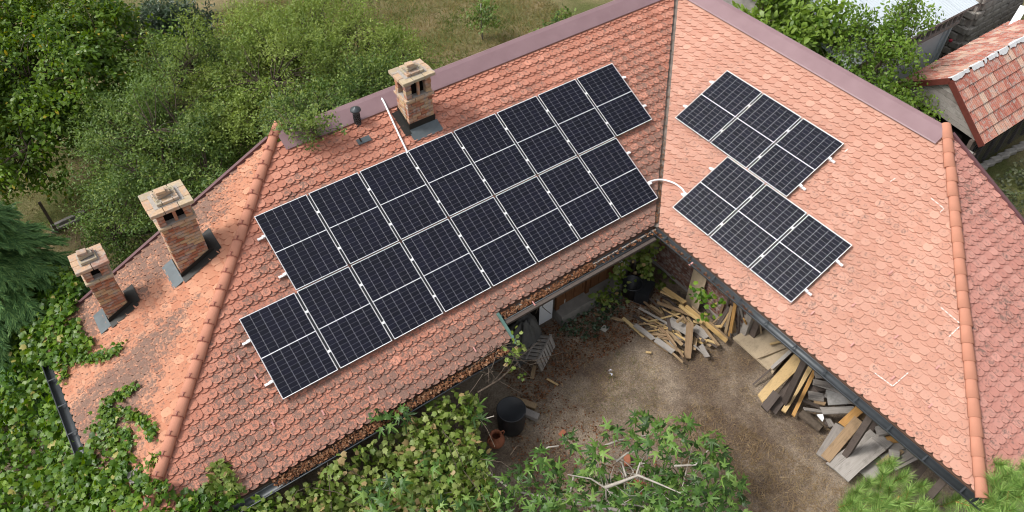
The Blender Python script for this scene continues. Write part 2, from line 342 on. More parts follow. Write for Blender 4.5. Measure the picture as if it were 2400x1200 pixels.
faceR = Face((0, 0, GZ), (0, -1, 0), (CP, 0, SP), M_tileR)
faceEL = Face((-11.5, 0, GZ), (0, -1, 0), (CP, 0, SP), M_tileEL)
faceER = Face((0, -8.0, GZ), (1, 0, 0), (0, CP, SP), M_tileER)
# region of every slope as half planes in (u, v); v is measured along the slope
hips = 0.02
faceL.hp = [(1, -CP, -0.07), (-1, CP, 11.5 - hips), (0, 1, 4.86 / CP)]                         # valley; left hip; ridge
faceR.hp = [(-1, -CP, -0.07), (1, CP, 8.0 - hips), (0, 1, 4.86 / CP)]
faceEL.hp = [(1, CP, -0.0 + 0.0 - hips), (-1, 0, 5.02)]                                         # u = -y
faceER.hp = [(-1, CP, -hips), (1, 0, 5.02)]
faceL.hp[0] = (1, -CP, -0.07); faceR.hp[0] = (-1, -CP, -0.07)
faceEL.hp[0] = (1, CP, 0.0 - hips)
# hips in face coordinates: left hip y = x + 11.5 ; right hip x = y + 8
faceL.hp[1] = (-1, CP, 11.5 - hips); faceR.hp[1] = (1, CP, 8.0 - hips)
faceEL.hp[0] = (1, CP, -hips); faceER.hp[0] = (-1, CP, -hips)
panel_zones = []                          # filled below: (face, u0, u1, v0, v1)
PW, PH, PG, PQ = 1.134, 1.722, 0.022, 0.030
def PLu(i): return -7.6719 + i * (PW + PG)
VL0, UR0, VR0 = 3.9906, -1.757, 3.9961
rowsL = [[(PLu(i), VL0) for i in range(8)], [(PLu(i), VL0 - PH - PQ) for i in range(-1, 7)]]
rowsR = [[(UR0 + i * (PW + PG), VR0) for i in range(3)], [(UR0 + 1.7329 + i * (PW + PG), VR0 - PH - PQ) for i in range(3)]]
for F, rows in ((faceL, rowsL), (faceR, rowsR)):
    for row in rows:
        for (u, v) in row: panel_zones.append((F, u, u + PW, v - PH, v))
def lay_tiles(F, u0, u1, v_first, ncourse, keep, seed):
    r = random.Random(seed); tv, tf = tile_shape(OUT, 0, 0, 0)
    for k in range(ncourse):
        vt = v_first + k * TH
        for layer in (0, 1):
            v = vt - (0.044 if layer == 0 else 0.0); lift = -0.0150 if layer == 0 else 0.0
            for i in range(int((u1 - u0) / TW) + 2):
                u = u0 + i * TW + (TW / 2 if layer == 0 else 0)
                if not keep(u, v): continue
                ju, jv, jh, ja = r.gauss(0, 0.002), r.gauss(0, 0.0035), abs(r.gauss(0, 0.0016)), r.gauss(0, 0.009)
                ca, sa = math.cos(ja), math.sin(ja)
                pl = [(u + ju + x * ca - y * sa, v + jv + x * sa + y * ca) for x, y in OUT]
                if min(a * p[0] + b * p[1] - c for p in pl[:] for (a, b, c) in [F.hp[0]]) > 0: continue
                cut = False; q = pl
                for hp in F.hp:
                    if max(hp[0] * p[0] + hp[1] * p[1] - hp[2] for p in q) > 0: q = clip(q, hp); cut = True
                    if len(q) < 3: break
                if len(q) < 3: continue
                rr = r.random()
                F.items.append((q, u + ju, v + jv, lift + jh, rr, cut, layer, ja))
v0L = -0.572
keepL = lambda u, v: (v > v0L - 0.05 if u < -4.42 else v > v0L + 2.5 * TH)
lay_tiles(faceL, -12.4, 5.2, v0L, 28, keepL, 1)
lay_tiles(faceR, -5.0, 8.2, 0.045, 25, lambda u, v: True, 2)
lay_tiles(faceEL, -5.2, 0.8, (XL + 11.5) / CP + 0.02, 28, lambda u, v: True, 3)
lay_tiles(faceER, -0.2, 5.2, -0.05, 27, lambda u, v: True, 4)

def slab(pts, th):                        # roof boards: polygon of plan points lifted on a slope, with thickness
    m = MB(); k = len(pts); m.add(list(pts) + [(p[0], p[1], p[2] - th) for p in pts], [tuple(range(k)), tuple(range(2 * k - 1, k - 1, -1))] + [(i, k + i, k + (i + 1) % k, (i + 1) % k) for i in range(k)]); return m
def zl(y, d=-0.075): return GZ + TP * y + d
dk = MB()
def deck(pts): m = slab(pts, 0.05); dk.add(m.v, m.f)
deck([(-12.03, -0.53, zl(-0.53)), (-4.47, -0.53, zl(-0.53)), (-4.46, 0.02, zl(0.02)), (0.0, 0.02, zl(0.02)), (4.93, 4.93, zl(4.93)), (-6.57, 4.93, zl(4.93))])
deck([(0.02, 0.0, zl(0.02)), (0.02, -7.95, zl(0.02)), (4.95, -3.05, zl(4.95)), (4.95, 4.9, zl(4.95))])
deck([(-12.05, -0.53, zl(-0.55)), (-6.58, 4.94, zl(4.92)), (-6.6, 5.0, zl(4.9)), (-12.05, 5.0, zl(-0.55))])
deck([(0.05, -7.98, zl(0.02)), (5.0, -7.98, zl(0.02)), (5.0, -3.1, zl(4.9)), (4.95, -3.07, zl(4.93))])
roof = dk.build('roof', M_deck, house)

def matrix_of(F, u, v, lift, ja):
    X = F.e * math.cos(ja) + F.s * math.sin(ja); Y = -F.e * math.sin(ja) + F.s * math.cos(ja)
    return frame(X, Y, F.n, F.P(u, v, lift))
tv, tf = tile_shape(OUT, 0, 0, 0)
single_me = {}
def tile_mesh_for(F):
    if F not in single_me:
        me = bpy.data.meshes.new('roof_tile'); me.from_pydata(tv, [], tf); setmat(me, F.mat)
        uv = me.uv_layers.new(name='UVMap'); w = TW / 2
        for l in me.loops: x, y, z = me.vertices[l.vertex_index].co; uv.data[l.index].uv = (x / w * 0.5 + 0.5, y / TL_)
        a = me.attributes.new('rnd', 'FLOAT', 'POINT'); a.data.foreach_set('value', [0.0] * len(me.vertices)); single_me[F] = me
    return single_me[F]
cand = []
for F in (faceL, faceR, faceEL, faceER):
    for idx, (q, u, v, lift, rr, cut, layer, ja) in enumerate(F.items):
        if cut or layer == 0: continue
        if any(Fz is F and u > a - 0.1 and u < b + 0.1 and v > c - 0.25 and v < d + 0.05 for (Fz, a, b, c, d) in panel_zones): continue
        P = F.P(u, v + 0.1); pp = proj(P)
        if not (5 < pp[0] < 2395 and 5 < pp[1] < 1190): continue
        if F is faceL and pp[1] > 1050 and pp[0] < 860: continue
        if F is faceEL and (pp[0] < 300 and pp[1] > 820): continue
        V = CC - P; d = np.linalg.norm(V); cand.append((-(V @ F.n) / d ** 3, F, idx))
cand.sort(key=lambda c: c[0]); chosen = {(id(F), i) for _, F, i in cand[:300]}
for F in (faceL, faceR, faceEL, faceER):
    V = []; FA = []; RN = []; UV = []
    for idx, (q, u, v, lift, rr, cut, layer, ja) in enumerate(F.items):
        if (id(F), idx) in chosen:
            o = inst('roof_tile', tile_mesh_for(F), matrix_of(F, u, v, lift, ja), roof); continue
        b = len(V); k = len(q); ca, sa = math.cos(-ja), math.sin(-ja)
        loc = [((x - u) * ca - (y - v) * sa, (x - u) * sa + (y - v) * ca) for x, y in q]
        for up in (1, 0):
            for (x, y), (lx, ly) in zip(q, loc):
                V.append(F.P(x, y, lift - TM * ly + TT * up)); UV.append((lx / (TW / 2) * 0.5 + 0.5, ly / TL_)); RN.append(rr)
        FA.append(tuple(range(b, b + k))); FA += [(b + i, b + k + i, b + k + (i + 1) % k, b + (i + 1) % k) for i in range(k)]
    me = bpy.data.meshes.new('tile_field'); me.from_pydata([tuple(p) for p in V], [], FA); setmat(me, F.mat)
    li = np.empty(len(me.loops), np.int32); me.loops.foreach_get('vertex_index', li)
    uvl = me.uv_layers.new(name='UVMap'); uvl.data.foreach_set('uv', np.array(UV, np.float32)[li].ravel())
    a = me.attributes.new('rnd', 'FLOAT', 'POINT'); a.data.foreach_set('value', RN)
    o = bpy.data.objects.new('tile_field', me); link(o, roof); tag(o, kind='stuff')

# hip tiles: half-round clay caps, each overlapping the one below
def hip_cap_mesh():
    m = MB(); L = 0.40; n = 9
    vs = []
    for (y, r) in ((0.0, 0.118), (L, 0.098)):
        for th in (0.0, -0.016):
            for j in range(n + 1): a = math.pi * j / n; vs.append(((r + th) * math.cos(a) * 1.0, y, (r + th) * math.sin(a) * 0.80))
    N = n + 1; fs = [(j + 1, j, 2 * N + j, 2 * N + j + 1) for j in range(n)] + [(j, j + 1, N + j + 1, N + j) for j in range(n)] + [(N + j, N + j + 1, 3 * N + j + 1, 3 * N + j) for j in range(n)]
    fs += [(0, N, 3 * N, 2 * N), (n, 2 * N + n, 3 * N + n, N + n)]
    m.add(vs, fs, 0.0); me = m.mesh('hip_tile', M_hip, True); return me
hip_me = hip_cap_mesh()
clip_mb = MB(); clip_mb.tube([(0.115 * math.cos(a), 0.012, 0.098 * math.sin(a) + 0.002) for a in np.linspace(0.25, 2.9, 9)], 0.006, 5); clip_mb.box((0.0, 0.045, 0.100), (0.012, 0.075, 0.008)); clip_mb.box((0.0, 0.085, 0.104), (0.04, 0.014, 0.008))
clip_me = clip_mb.mesh('hip_clip', M_clip)
def hip_line(top, bot, clips=True):
    top = np.array(top, float); bot = np.array(bot, float); d = top - bot; L = np.linalg.norm(d); y = d / L
    x = np.cross(y, (0, 0, 1)); x /= np.linalg.norm(x); z = np.cross(x, y)
    k = int(L / 0.345); r = random.Random(5)
    for i in range(k + 1):
        p = bot + y * (i * 0.345) + z * (0.012 + r.gauss(0, 0.002)) + x * r.gauss(0, 0.004)
        o = inst('hip_tile', hip_me, frame(x, y, z, p), roof)
        if clips: 
            c = inst('hip_clip', clip_me, frame(x, y, z, p + z * 0.006), roof)
hip_line((-6.50, 5.0, GZ + TP * 4.98 - 0.01), (-11.86, -0.36, GZ + TP * -0.36 - 0.01))
hip_line((5.0, -2.98, GZ + TP * 5.0 - 0.01), (-0.02, -8.02, GZ - 0.015), False)

# plum metal ridge cap in overlapping lengths, and the plum edge trim along the rear of the end slopes
def ridge_piece(F, u0, u1, lift):
    m = MB(); prof = [(4.63 / CP, 0.042), (4.66 / CP, 0.047), (4.97 / CP, 0.052), (5.06 / CP, 0.035), (5.10 / CP, -0.02), (5.11 / CP, -0.16)]
    vs = [F.P(u, v, h + lift) for u in (u0, u1) for v, h in prof]; k = len(prof)
    m.add(vs, [(i, k + i, k + i + 1, i + 1) for i in range(k - 1)]); return m
rp = random.Random(9)
u = -6.42; i = 0
while u < 4.9:
    w = min(2.02, 4.98 - u); ridge_piece(faceL, u, u + w + 0.03, 0.003 * (i % 2)).build('ridge_cap', M_ridge, roof); u += w; i += 1
u = -4.93; i = 0
while u < 2.95:
    w = min(2.02, 3.0 - u); ridge_piece(faceR, u, u + w + 0.03, 0.006 + 0.003 * (i % 2)).build('ridge_cap', M_ridge, roof); u += w; i += 1
def rake(p0, p1, off):
    m = MB(); p0 = np.array(p0); p1 = np.array(p1); o = np.array(off)
    vs = [p0 + (0, 0, .035), p1 + (0, 0, .035), p1 + o + (0, 0, .035), p0 + o + (0, 0, .035), p0 + (0, 0, -.14), p1 + (0, 0, -.14), p1 + o + (0, 0, -.14), p0 + o + (0, 0, -.14)]
    return m.add(vs, [(0, 1, 2, 3), (4, 7, 6, 5), (0, 4, 5, 1), (3, 2, 6, 7), (0, 3, 7, 4), (1, 5, 6, 2)])
rake((-6.62, 5.02, zl(4.95, 0)), (-12.1, 5.02, zl(-0.58, 0)), (0, 0.07, 0)).build('edge_trim', M_trim, roof)
rake((5.02, -3.1, zl(4.95, 0)), (5.02, -8.1, zl(-0.1, 0)), (0.07, 0, 0)).build('edge_trim', M_trim, roof)
# valley: folded sheet channel with an upstand bead
m = MB(); vd = np.array([1, 1, TP]); vd = vd / np.linalg.norm(vd); per = np.array([1, -1, 0]) / math.sqrt(2)
k = 0; vs = []
for t in (-0.02, 6.5, 6.95):
    c = np.array([0, 0, GZ - 0.028]) + vd * t
    for a, h in ((-0.20, 0.055), (-0.06, 0.002), (0.0, -0.012), (0.06, 0.002), (0.20, 0.055)): vs.append(c + per * a + np.array([0, 0, h]))
m.add(vs, [(i * 5 + j, i * 5 + j + 1, (i + 1) * 5 + j + 1, (i + 1) * 5 + j) for i in range(2) for j in range(4)])
m.build('valley_channel', M_valley, roof)
lm = MB()
for i in range(420):
    t = abs(random.gauss(0, 1.0)) * 1.3 if random.random() < .75 else random.uniform(0, 5.5)
    c = np.array([0, 0, GZ - 0.02]) + vd * min(t + .05, 5.6) + per * random.gauss(0, 0.035) + np.array([0, 0, random.uniform(0.0, 0.03)])
    a = random.uniform(0, 6.28); s = random.uniform(.008, .028); lm.add([c + (math.cos(a) * s, math.sin(a) * s, .004), c + (-math.sin(a) * s * .6, math.cos(a) * s * .6, .012), c + (-math.cos(a) * s, -math.sin(a) * s, 0), c + (math.sin(a) * s * .6, -math.cos(a) * s * .6, .009)], [(0, 1, 2, 3)])
M_litter = leaf_material('dead_leaf_litter', [(0.05, 0.028, 0.018), (0.16, 0.075, 0.045), (0.26, 0.14, 0.085), (0.10, 0.05, 0.03), (0.34, 0.22, 0.15)], 0.1, 0.8, 0.15)
tag(lm.build('valley_debris', M_litter, roof), kind='stuff')

# gutters
def gutter(p0, p1, r, name='gutter', mat=None, out=(0, -1, 0), depth=1.0):
    p0 = np.array(p0, float); p1 = np.array(p1, float); o = np.array(out, float); m = MB(); n = 10; vs = []
    for p in (p0, p1):
        for rr in (r, r - 0.006):
            for j in range(n + 1): a = math.pi * j / n; vs.append(p + o * (rr * math.cos(a)) - np.array([0, 0, rr * math.sin(a) * depth]))
    N = n + 1; fs = []
    for j in range(n): fs += [(j, j + 1, 2 * N + j + 1, 2 * N + j), (N + j + 1, N + j, 3 * N + j, 3 * N + j + 1)]
    fs += [(0, 2 * N, 3 * N, N), (n, N + n, 3 * N + n, 2 * N + n)]
    fs += [(j, N + j, N + j + 1, j + 1) for j in range(n)] + [(2 * N + j, 2 * N + j + 1, 3 * N + j + 1, 3 * N + j) for j in range(n)]
    m.add(vs, fs); d = p1 - p0
    m.tube([p0 + o * r + (0, 0, 0.004), p1 + o * r + (0, 0, 0.004)], 0.012, 6)
    return m.build(name, mat or M_gutter, house, True)
g1 = gutter((-0.09, 0.0, GZ - 0.055), (-0.09, -8.12, GZ - 0.075), 0.095, out=(-1, 0, 0))
gutter((-0.05, -8.14, GZ - 0.09), (5.0, -8.14, GZ - 0.10), 0.085, out=(0, -1, 0))
g2 = gutter((-0.10, -0.085, GZ - 0.055), (-4.38, -0.085, GZ - 0.07), 0.10, out=(0, -1, 0))
g3 = gutter((-4.5, -0.68, GZ - 0.33), (-12.2, -0.68, GZ - 0.35), 0.09, out=(0, -1, 0))
g4 = gutter((-12.2, -0.5, GZ - 0.37), (-12.2, 5.05, GZ - 0.35), 0.085, out=(-1, 0, 0))
def bracket_row(p0, p1, n, out, parent):
    p0 = np.array(p0, float); p1 = np.array(p1, float); o = np.array(out, float)
    for i in range(n):
        c = p0 + (p1 - p0) * (i + .5) / n; mb = MB(); mb.box(c + o * 0.01, (0.03 if abs(o[1]) else 0.19, 0.19 if abs(o[1]) else 0.03, 0.005)); mb.build('gutter_bracket', M_gutter, parent)
bracket_row((-0.09, 0, GZ - 0.050), (-0.09, -8.1, GZ - 0.07), 11, (-1, 0, 0), g1)
bracket_row((-12.2, 0, GZ - 0.365), (-12.2, 5, GZ - 0.345), 7, (-1, 0, 0), g4)
def litter(p0, p1, w, n, parent, zj=0.05, big=1.0, pw=1.0):
    p0 = np.array(p0, float); p1 = np.array(p1, float); d = p1 - p0; d /= np.linalg.norm(d); o = np.array([-d[1], d[0], 0]); m = MB()
    for i in range(n):
        c = p0 + (p1 - p0) * random.random() ** pw + o * random.uniform(-w, w) + np.array([0, 0, random.uniform(0, zj)]); a = random.uniform(0, 6.28); s = random.uniform(.014, .042) * big; h = random.uniform(-.02, .03)
        ex = np.array([math.cos(a), math.sin(a), random.uniform(-.5, .5)]) * s; ey = np.array([-math.sin(a), math.cos(a), random.uniform(-.5, .5)]) * s * .65
        m.add([c - ex, c + ey + (0, 0, h), c + ex, c - ey + (0, 0, h)], [(0, 1, 2, 3)])
    return tag(m.build('gutter_leaf_litter', M_litter, parent), kind='stuff')
litter((-4.3, -0.07, GZ - 0.10), (-1.9, -0.07, GZ - 0.08), 0.075, 900, g2, 0.07)
litter((-2.2, -0.06, GZ - 0.11), (-0.1, -0.06, GZ - 0.11), 0.06, 120, g2, 0.04)
litter((-4.6, -0.64, GZ - 0.37), (-9.6, -0.64, GZ - 0.37), 0.085, 1900, g3, 0.08)
litter((-0.1, 0.0, GZ - 0.13), (-0.1, -3.0, GZ - 0.13), 0.05, 260, g1, 0.04, 0.8, 2.0)
# green metal verge strip where the lower slope steps back, wooden fascia boards
def bar(p0, p1, w, h, up=(0, 0, 1)):
    p0 = np.array(p0, float); p1 = np.array(p1, float); y = p1 - p0; L = np.linalg.norm(y); y /= L
    if abs(y[2]) > 0.95: up = (0, 1, 0)
    x = np.cross(y, up); x /= np.linalg.norm(x); z = np.cross(x, y)
    m = MB(); m.box((0, 0, 0), (w, L, h), M=Matrix.Identity(3)); return m, frame(x, y, z, (p0 + p1) / 2)
def bar_obj(name, p0, p1, w, h, mat, parent=None, bev=0.0):
    m, M = bar(p0, p1, w, h); me = m.mesh(name, mat)
    if bev: bevel_mesh(me, bev)
    return inst(name, me, M, parent)
bar_obj('verge_strip', faceL.P(-4.40, 0.0, 0.045), faceL.P(-4.40, -0.72, 0.045), 0.055, 0.05, M_green, roof)
bar_obj('fascia_board', (-4.35, -0.02, GZ - 0.16), (-0.02, -0.02, GZ - 0.16), 0.03, 0.14, M_woodG, house)
bar_obj('eave_beam', (-4.35, -0.235, GZ - 0.10), (-0.25, -0.235, GZ - 0.10), 0.09, 0.06, M_woodD, house)
bar_obj('fascia_board', (0.02, -0.05, GZ - 0.16), (0.02, -7.9, GZ - 0.16), 0.03, 0.14, M_woodD, house)
# walls
W = MB()
def wallbox(x0, x1, y0, y1, z1, mat, name='wall', z0=-0.1):
    mb = MB(); mb.box(((x0 + x1) / 2, (y0 + y1) / 2, (z0 + z1) / 2), (x1 - x0, y1 - y0, z1 - z0)); return mb.build(name, mat, house)
def wallpoly(pts, off, mat):
    mb = MB(); k = len(pts); o = np.array(off, float); mb.add([np.array(p, float) for p in pts] + [np.array(p, float) + o for p in pts], [tuple(range(k)), tuple(range(2 * k - 1, k - 1, -1))] + [(i, k + i, k + (i + 1) % k, (i + 1) % k) for i in range(k)]); return mb.build('wall', mat, house)
wallpoly([(-11.6, 4.72, -.1), (4.95, 4.72, -.1), (4.95, 4.72, zl(4.9, -.3)), (-6.6, 4.72, zl(4.9, -.3)), (-11.6, 4.72, zl(-0.1, -.3))], (0, .22, 0), M_plaster)      # rear of the left wing
wallpoly([(4.72, 4.70, -.1), (4.72, -7.5, -.1), (4.72, -7.5, zl(.5, -.3)), (4.72, -3.1, zl(4.9, -.3)), (4.72, 4.70, zl(4.9, -.3))], (.22, 0, 0), M_plaster)       # rear of the right wing
wallbox(-11.6, -11.36, 0.82, 4.70, GZ - 0.22, M_plaster)
wallbox(2.5, 4.70, -7.5, -7.26, GZ + 0.08, M_plaster)
wallbox(2.6, 2.8, -5.9, -2.62, GZ + 0.9, M_woodD); wallbox(2.6, 2.8, -7.24, -5.92, GZ + 0.05, M_woodD)
wallbox(1.1, 2.8, -2.60, -2.44, GZ + 0.2, M_woodD)
for yy in (-4.2, -5.8, -7.4): bar_obj('eave_post', (0.35, yy, 0), (0.35, yy, GZ - 0.05), 0.13, 0.13, M_woodD, house)
wf = wallbox(-11.6, -4.5, 0.55, 0.80, GZ + 0.05, M_wallgrey)
wallbox(-4.49, 0.82, 0.82, 1.04, GZ + 0.22, M_wallgrey)
wr = wallbox(1.00, 1.22, -2.42, 0.80, GZ + 0.27, M_mortar)
brick_me = {}
def brick_mesh(L, mat, w=0.115, h=0.064, bev=0.006):
    k = (round(L, 3), mat.name, w, h)
    if k not in brick_me: m = MB(); m.box((0, 0, 0), (L, w, h), r=0.0); brick_me[k] = bevel_mesh(m.mesh('brick', mat), bev)
    return brick_me[k]
br = random.Random(3)
for c in range(27):                        # brown brick wall seen under the right eave
    z = 0.16 + c * 0.079
    for i in range(11):
        y = 0.62 - i * 0.262 - (0.131 if c % 2 else 0); o = inst('brick', brick_mesh(0.248, M_brickdark), Matrix.Translation((1.032 + br.uniform(0, .004), y, z)) @ Matrix.Rotation(math.pi / 2, 4, 'Z'), wr)
# round window with brick sill course in that wall
PW_ = np.array([0.80, -0.95, 1.62])
win = MB(); win.lathe([(0.0, 0), (0.26, 0), (0.30, 0.03), (0.34, 0.0)], 24); me = win.mesh('window', M_woodD); 
wo_ = inst('window', me, Matrix.Translation((0.966, -0.80, 1.80)) @ Matrix.Rotation(-math.pi / 2, 4, 'Y'), house)
g_ = MB(); g_.lathe([(0.0, 0), (0.255, 0)], 24); inst('pane', g_.mesh('pane', M_glass), Matrix.Translation((0, 0, 0.006)), wo_)
for j in range(15):
    a = math.pi + (j + .5) * math.pi / 15; y, z = 0.38 * math.cos(a), 0.38 * math.sin(a)
    inst('brick', brick_mesh(0.13, M_brickcap, 0.07, 0.10), Matrix.Translation((z, y, 0.02)) @ Matrix.Rotation(math.atan2(y, z), 4, 'Z'), wo_)
# plank door, stone sill, white board and timber posts of the left wing under the eave
YW = 0.80
def panel_on_wall(name, px, z0, z1, th, mat, y=YW, parent=house):
    a, b = PY(px[0], px[1], y), PY(px[2], px[3], y); x0, x1 = sorted((a[0], b[0])); mb = MB(); mb.box(((x0 + x1) / 2, y - th / 2, (z0 + z1) / 2), (x1 - x0, th, z1 - z0)); return mb.build(name, mat, parent), x0, x1
xa, xb = PY(1302, 700, YW)[0], PY(1436, 640, YW)[0]
door = MB(); door.box(((xa + xb) / 2, YW - 0.01, 1.35), (xb - xa, 0.03, 2.0)); door = door.build('door', M_woodD, house)
nb = 7
for i in range(nb):
    w = (xb - xa) / nb; mb = MB(); mb.box((0, 0, 0), (2.0, 0.03, w - 0.012)); me = bevel_mesh(mb.mesh('plank', M_woodR), 0.005)
    inst('plank', me, Matrix.Translation((xa + (i + .5) * w, YW - 0.04, 1.35)) @ Matrix.Rotation(-math.pi / 2, 4, 'Y'), door)
for x in (xa, (xa + xb) / 2, xb): bar_obj('door_post', (x, YW - 0.07, 0.3), (x, YW - 0.07, 2.4), 0.1, 0.08, M_woodR, door)
mb = MB(); mb.box(((xa + xb) / 2, YW - 0.17, 0.15), (xb - xa + 0.1, 0.36, 0.36)); bevel_mesh(mb.mesh('t', M_plaster), .02); o = mb.build('door_sill', M_wallgrey, house)
xc = PY(1268, 715, YW)[0]
mb = MB(); mb.box(((xc + xa) / 2 - 0.10, YW - 0.04, 1.2), (xa - xc - 0.04, 0.03, 2.3)); mb.build('white_panel', M_white, house)
mb = MB(); mb.box(((xc - 4.4) / 2, YW - 0.03, 1.2), (xc + 4.35, 0.03, 2.3)); mb.build('opening_shade_panel', M_black, house)  # black panel on the wall, painted shade in place of an opening
x2 = PY(1462, 620, YW)[0]
mb = MB(); mb.box(((xb + x2) / 2 + .04, YW - 0.02, 1.25), (x2 - xb - .1, 0.04, 2.4)); mb.build('white_jamb', M_white, house)
for i, x in enumerate(np.linspace(x2 + 0.1, 0.72, 6)): bar_obj('wall_plank', (x, YW - 0.04, 0.05), (x, YW - 0.04, 2.55), 0.17, 0.04, M_woodD if i % 2 else M_woodG, house)

# ------------------------------------------------------------------ chimneys of single old bricks
def chimney(x0, x1, y0, y1, zb, z_ledge, z_cap, z_top, openings, seed, flue_front, flash):
    r = random.Random(seed); w, d = x1 - x0, y1 - y0; cx, cy = (x0 + x1) / 2, (y0 + y1) / 2
    core = MB(); core.box((cx, cy, (zb + z_ledge) / 2), (w - 0.05, d - 0.05, z_ledge - zb)); ch = core.build('chimney', M_mortar, house)
    def br_(L, ww, hh, c, rz, mat): inst('brick', brick_mesh(L, mat, ww, hh), Matrix.Translation(c) @ Matrix.Rotation(rz + r.gauss(0, 0.012), 4, 'Z'), ch)
    def ring(X0, X1, Y0, Y1, z, h, off, mat, bw=0.115, bl=0.25):
        for (ax, p, q, fix, rz) in (('x', X0, X1, Y0 + bw / 2, 0), ('x', X0, X1, Y1 - bw / 2, 0), ('y', Y0 + bw, Y1 - bw, X0 + bw / 2, math.pi / 2), ('y', Y0 + bw, Y1 - bw, X1 - bw / 2, math.pi / 2)):
            L = q - p; n = max(1, round(L / bl)); cuts = [p + L * k / n for k in range(n + 1)]
            if off and n > 1: cuts = [p, p + L / n / 2] + [p + L / n / 2 + L * (k + 1) / n for k in range(n - 1)] + [q]
            for a, b in zip(cuts[:-1], cuts[1:]):
                if b - a < 0.03: continue
                c = (a + b) / 2; j = r.uniform(-0.006, 0.006)
                br_(b - a - 0.010, bw, h - 0.010, (c, fix + j, z + h / 2) if ax == 'x' else (fix + j, c, z + h / 2), rz, mat)
    z = zb; k = 0
    while z < z_ledge - 0.075: ring(x0, x1, y0, y1, z, 0.075, k % 2, M_brick); z += 0.075; k += 1
    ring(x0 - 0.035, x1 + 0.035, y0 - 0.035, y1 + 0.035, z_ledge - 0.075, 0.07, 0, M_brickcap); e = 0.035
    lid = MB(); lid.box((cx, cy, z_ledge - 0.03), (w - 0.02, d - 0.02, 0.05)); lid.build('mortar_bed', M_mortar, ch)
    inner = MB(); inner.box((cx, cy, (z_ledge + z_cap) / 2), (w - 0.27, d - 0.27, z_cap - z_ledge - 0.004)); inner.build('flue', M_black, ch)
    # corner piers and little dividing piers between the smoke openings
    hh = (z_cap - z_ledge) / 4
    for q in range(4):
        for X in (x0 + 0.075, x1 - 0.075):
            for Y in (y0 + 0.065, y1 - 0.065): br_(0.145 + r.uniform(-.02, .01), 0.125, hh - 0.008, (X, Y, z_ledge + hh * (q + .5)), 0, M_brick)
    if openings > 1:
        for Y in (y0 + 0.05, y1 - 0.05): br_(0.06, 0.06, z_cap - z_ledge - 0.01, (cx + 0.01, Y, (z_ledge + z_cap) / 2), 0, M_brick)
    # cap: overhanging slab course, then two shrinking courses and a top brick
    ring(x0 - 0.08, x1 + 0.08, y0 - 0.08, y1 + 0.08, z_cap, 0.085, 0, M_brickcap, 0.2, 0.3)
    lid = MB(); lid.box((cx, cy, z_cap + 0.045), (w - 0.1, d - 0.1, 0.082)); lid.build('mortar_bed', M_mortar, ch)
    f = 0.55
    ring(cx - w * f / 2 - .03, cx + w * f / 2 + .03, cy - d * f / 2 - .04, cy + d * f / 2 + .04, z_cap + 0.085, 0.07, 1, M_brickcap, 0.13)
    lid = MB(); lid.box((cx, cy, z_cap + 0.115), (w * f, d * f, 0.07)); lid.build('mortar_bed', M_mortar, ch)
    br_(0.25, 0.16, 0.07, (cx - 0.02, cy + 0.02, z_cap + 0.19), 0.15, M_brickcap); br_(0.17, 0.13, 0.065, (cx - 0.04, cy, z_cap + 0.26), -0.1, M_brickcap)
    for (pts, mat) in flash:
        mb = MB(); kk = len(pts); mb.add(pts, [tuple(range(kk))]); mb.build('flashing', mat, ch)
    return ch
def zE(x): return GZ + TP * (x + 11.5)
def flashEL(x0, x1, y0, y1):
    L = 0.02
    fr = [(x0 - .01, y0 - .012, zE(x0) - .05), (x1 + .12, y0 - .012, zE(x1 + .12) + .0), (x1 + .03, y0 - .014, zE(x1) + .14), (x0 - .01, y0 - .014, zE(x0) + .13)]
    ap = [(x0 - .24, y0 - .10, zE(x0 - .24) + L), (x0 - .012, y0 - .10, zE(x0) + L), (x0 - .012, y1 + .06, zE(x0) + L), (x0 - .24, y1 + .06, zE(x0 - .24) + L)]
    fs = [(x0 - .012, y0 - .17, zE(x0) + L - .004), (x1 + .16, y0 - .17, zE(x1 + .16) + L - .004), (x1 + .16, y0 - .011, zE(x1 + .16) + L + .012), (x0 - .012, y0 - .011, zE(x0) + L + .012)]
    up = [(x1 + .012, y0 - .1, zE(x1) + L + .01), (x1 + .22, y0 - .1, zE(x1 + .22) + L + .004), (x1 + .22, y1 + .02, zE(x1 + .22) + L + .004), (x1 + .012, y1 + .02, zE(x1) + L + .01)]
    le = [(x0 - .013, y0, zE(x0) + .01), (x0 - .013, y0, zE(x0) + .12), (x0 - .013, y1, zE(x0) + .12), (x0 - .013, y1, zE(x0) + .01)]
    return [(fr, M_flashd), (ap, M_flash), (fs, M_flashd), (up, M_flashd), (le, M_flashd)]
def zM(y): return GZ + TP * y
def flashL(x0, x1, y0, y1):
    L = .022
    return [([(x0 - .05, y0 - .28, zM(y0 - .28) + L), (x1 + .05, y0 - .28, zM(y0 - .28) + L), (x1 + .05, y0 - .012, zM(y0) + L), (x0 - .05, y0 - .012, zM(y0) + L)], M_flash),
            ([(x0 - .01, y0 - .013, zM(y0) - .02), (x1 + .01, y0 - .013, zM(y0) - .02), (x1 + .01, y0 - .013, zM(y0) + .17), (x0 - .01, y0 - .013, zM(y0) + .17)], M_flashd),
            ([(x0 - .014, y0 - .02, zM(y0) - .02), (x0 - .014, y0 - .02, zM(y0) + .16), (x0 - .014, y1, zM(y1) + .16), (x0 - .014, y1, zM(y1) - .02)], M_flashd),
            ([(x0 - .16, y0 - .1, zM(y0 - .1) + L - .004), (x0 - .012, y0 - .1, zM(y0 - .1) + L + .01), (x0 - .012, y1, zM(y1) + L + .01), (x0 - .16, y1, zM(y1) + L - .004)], M_flashd)]
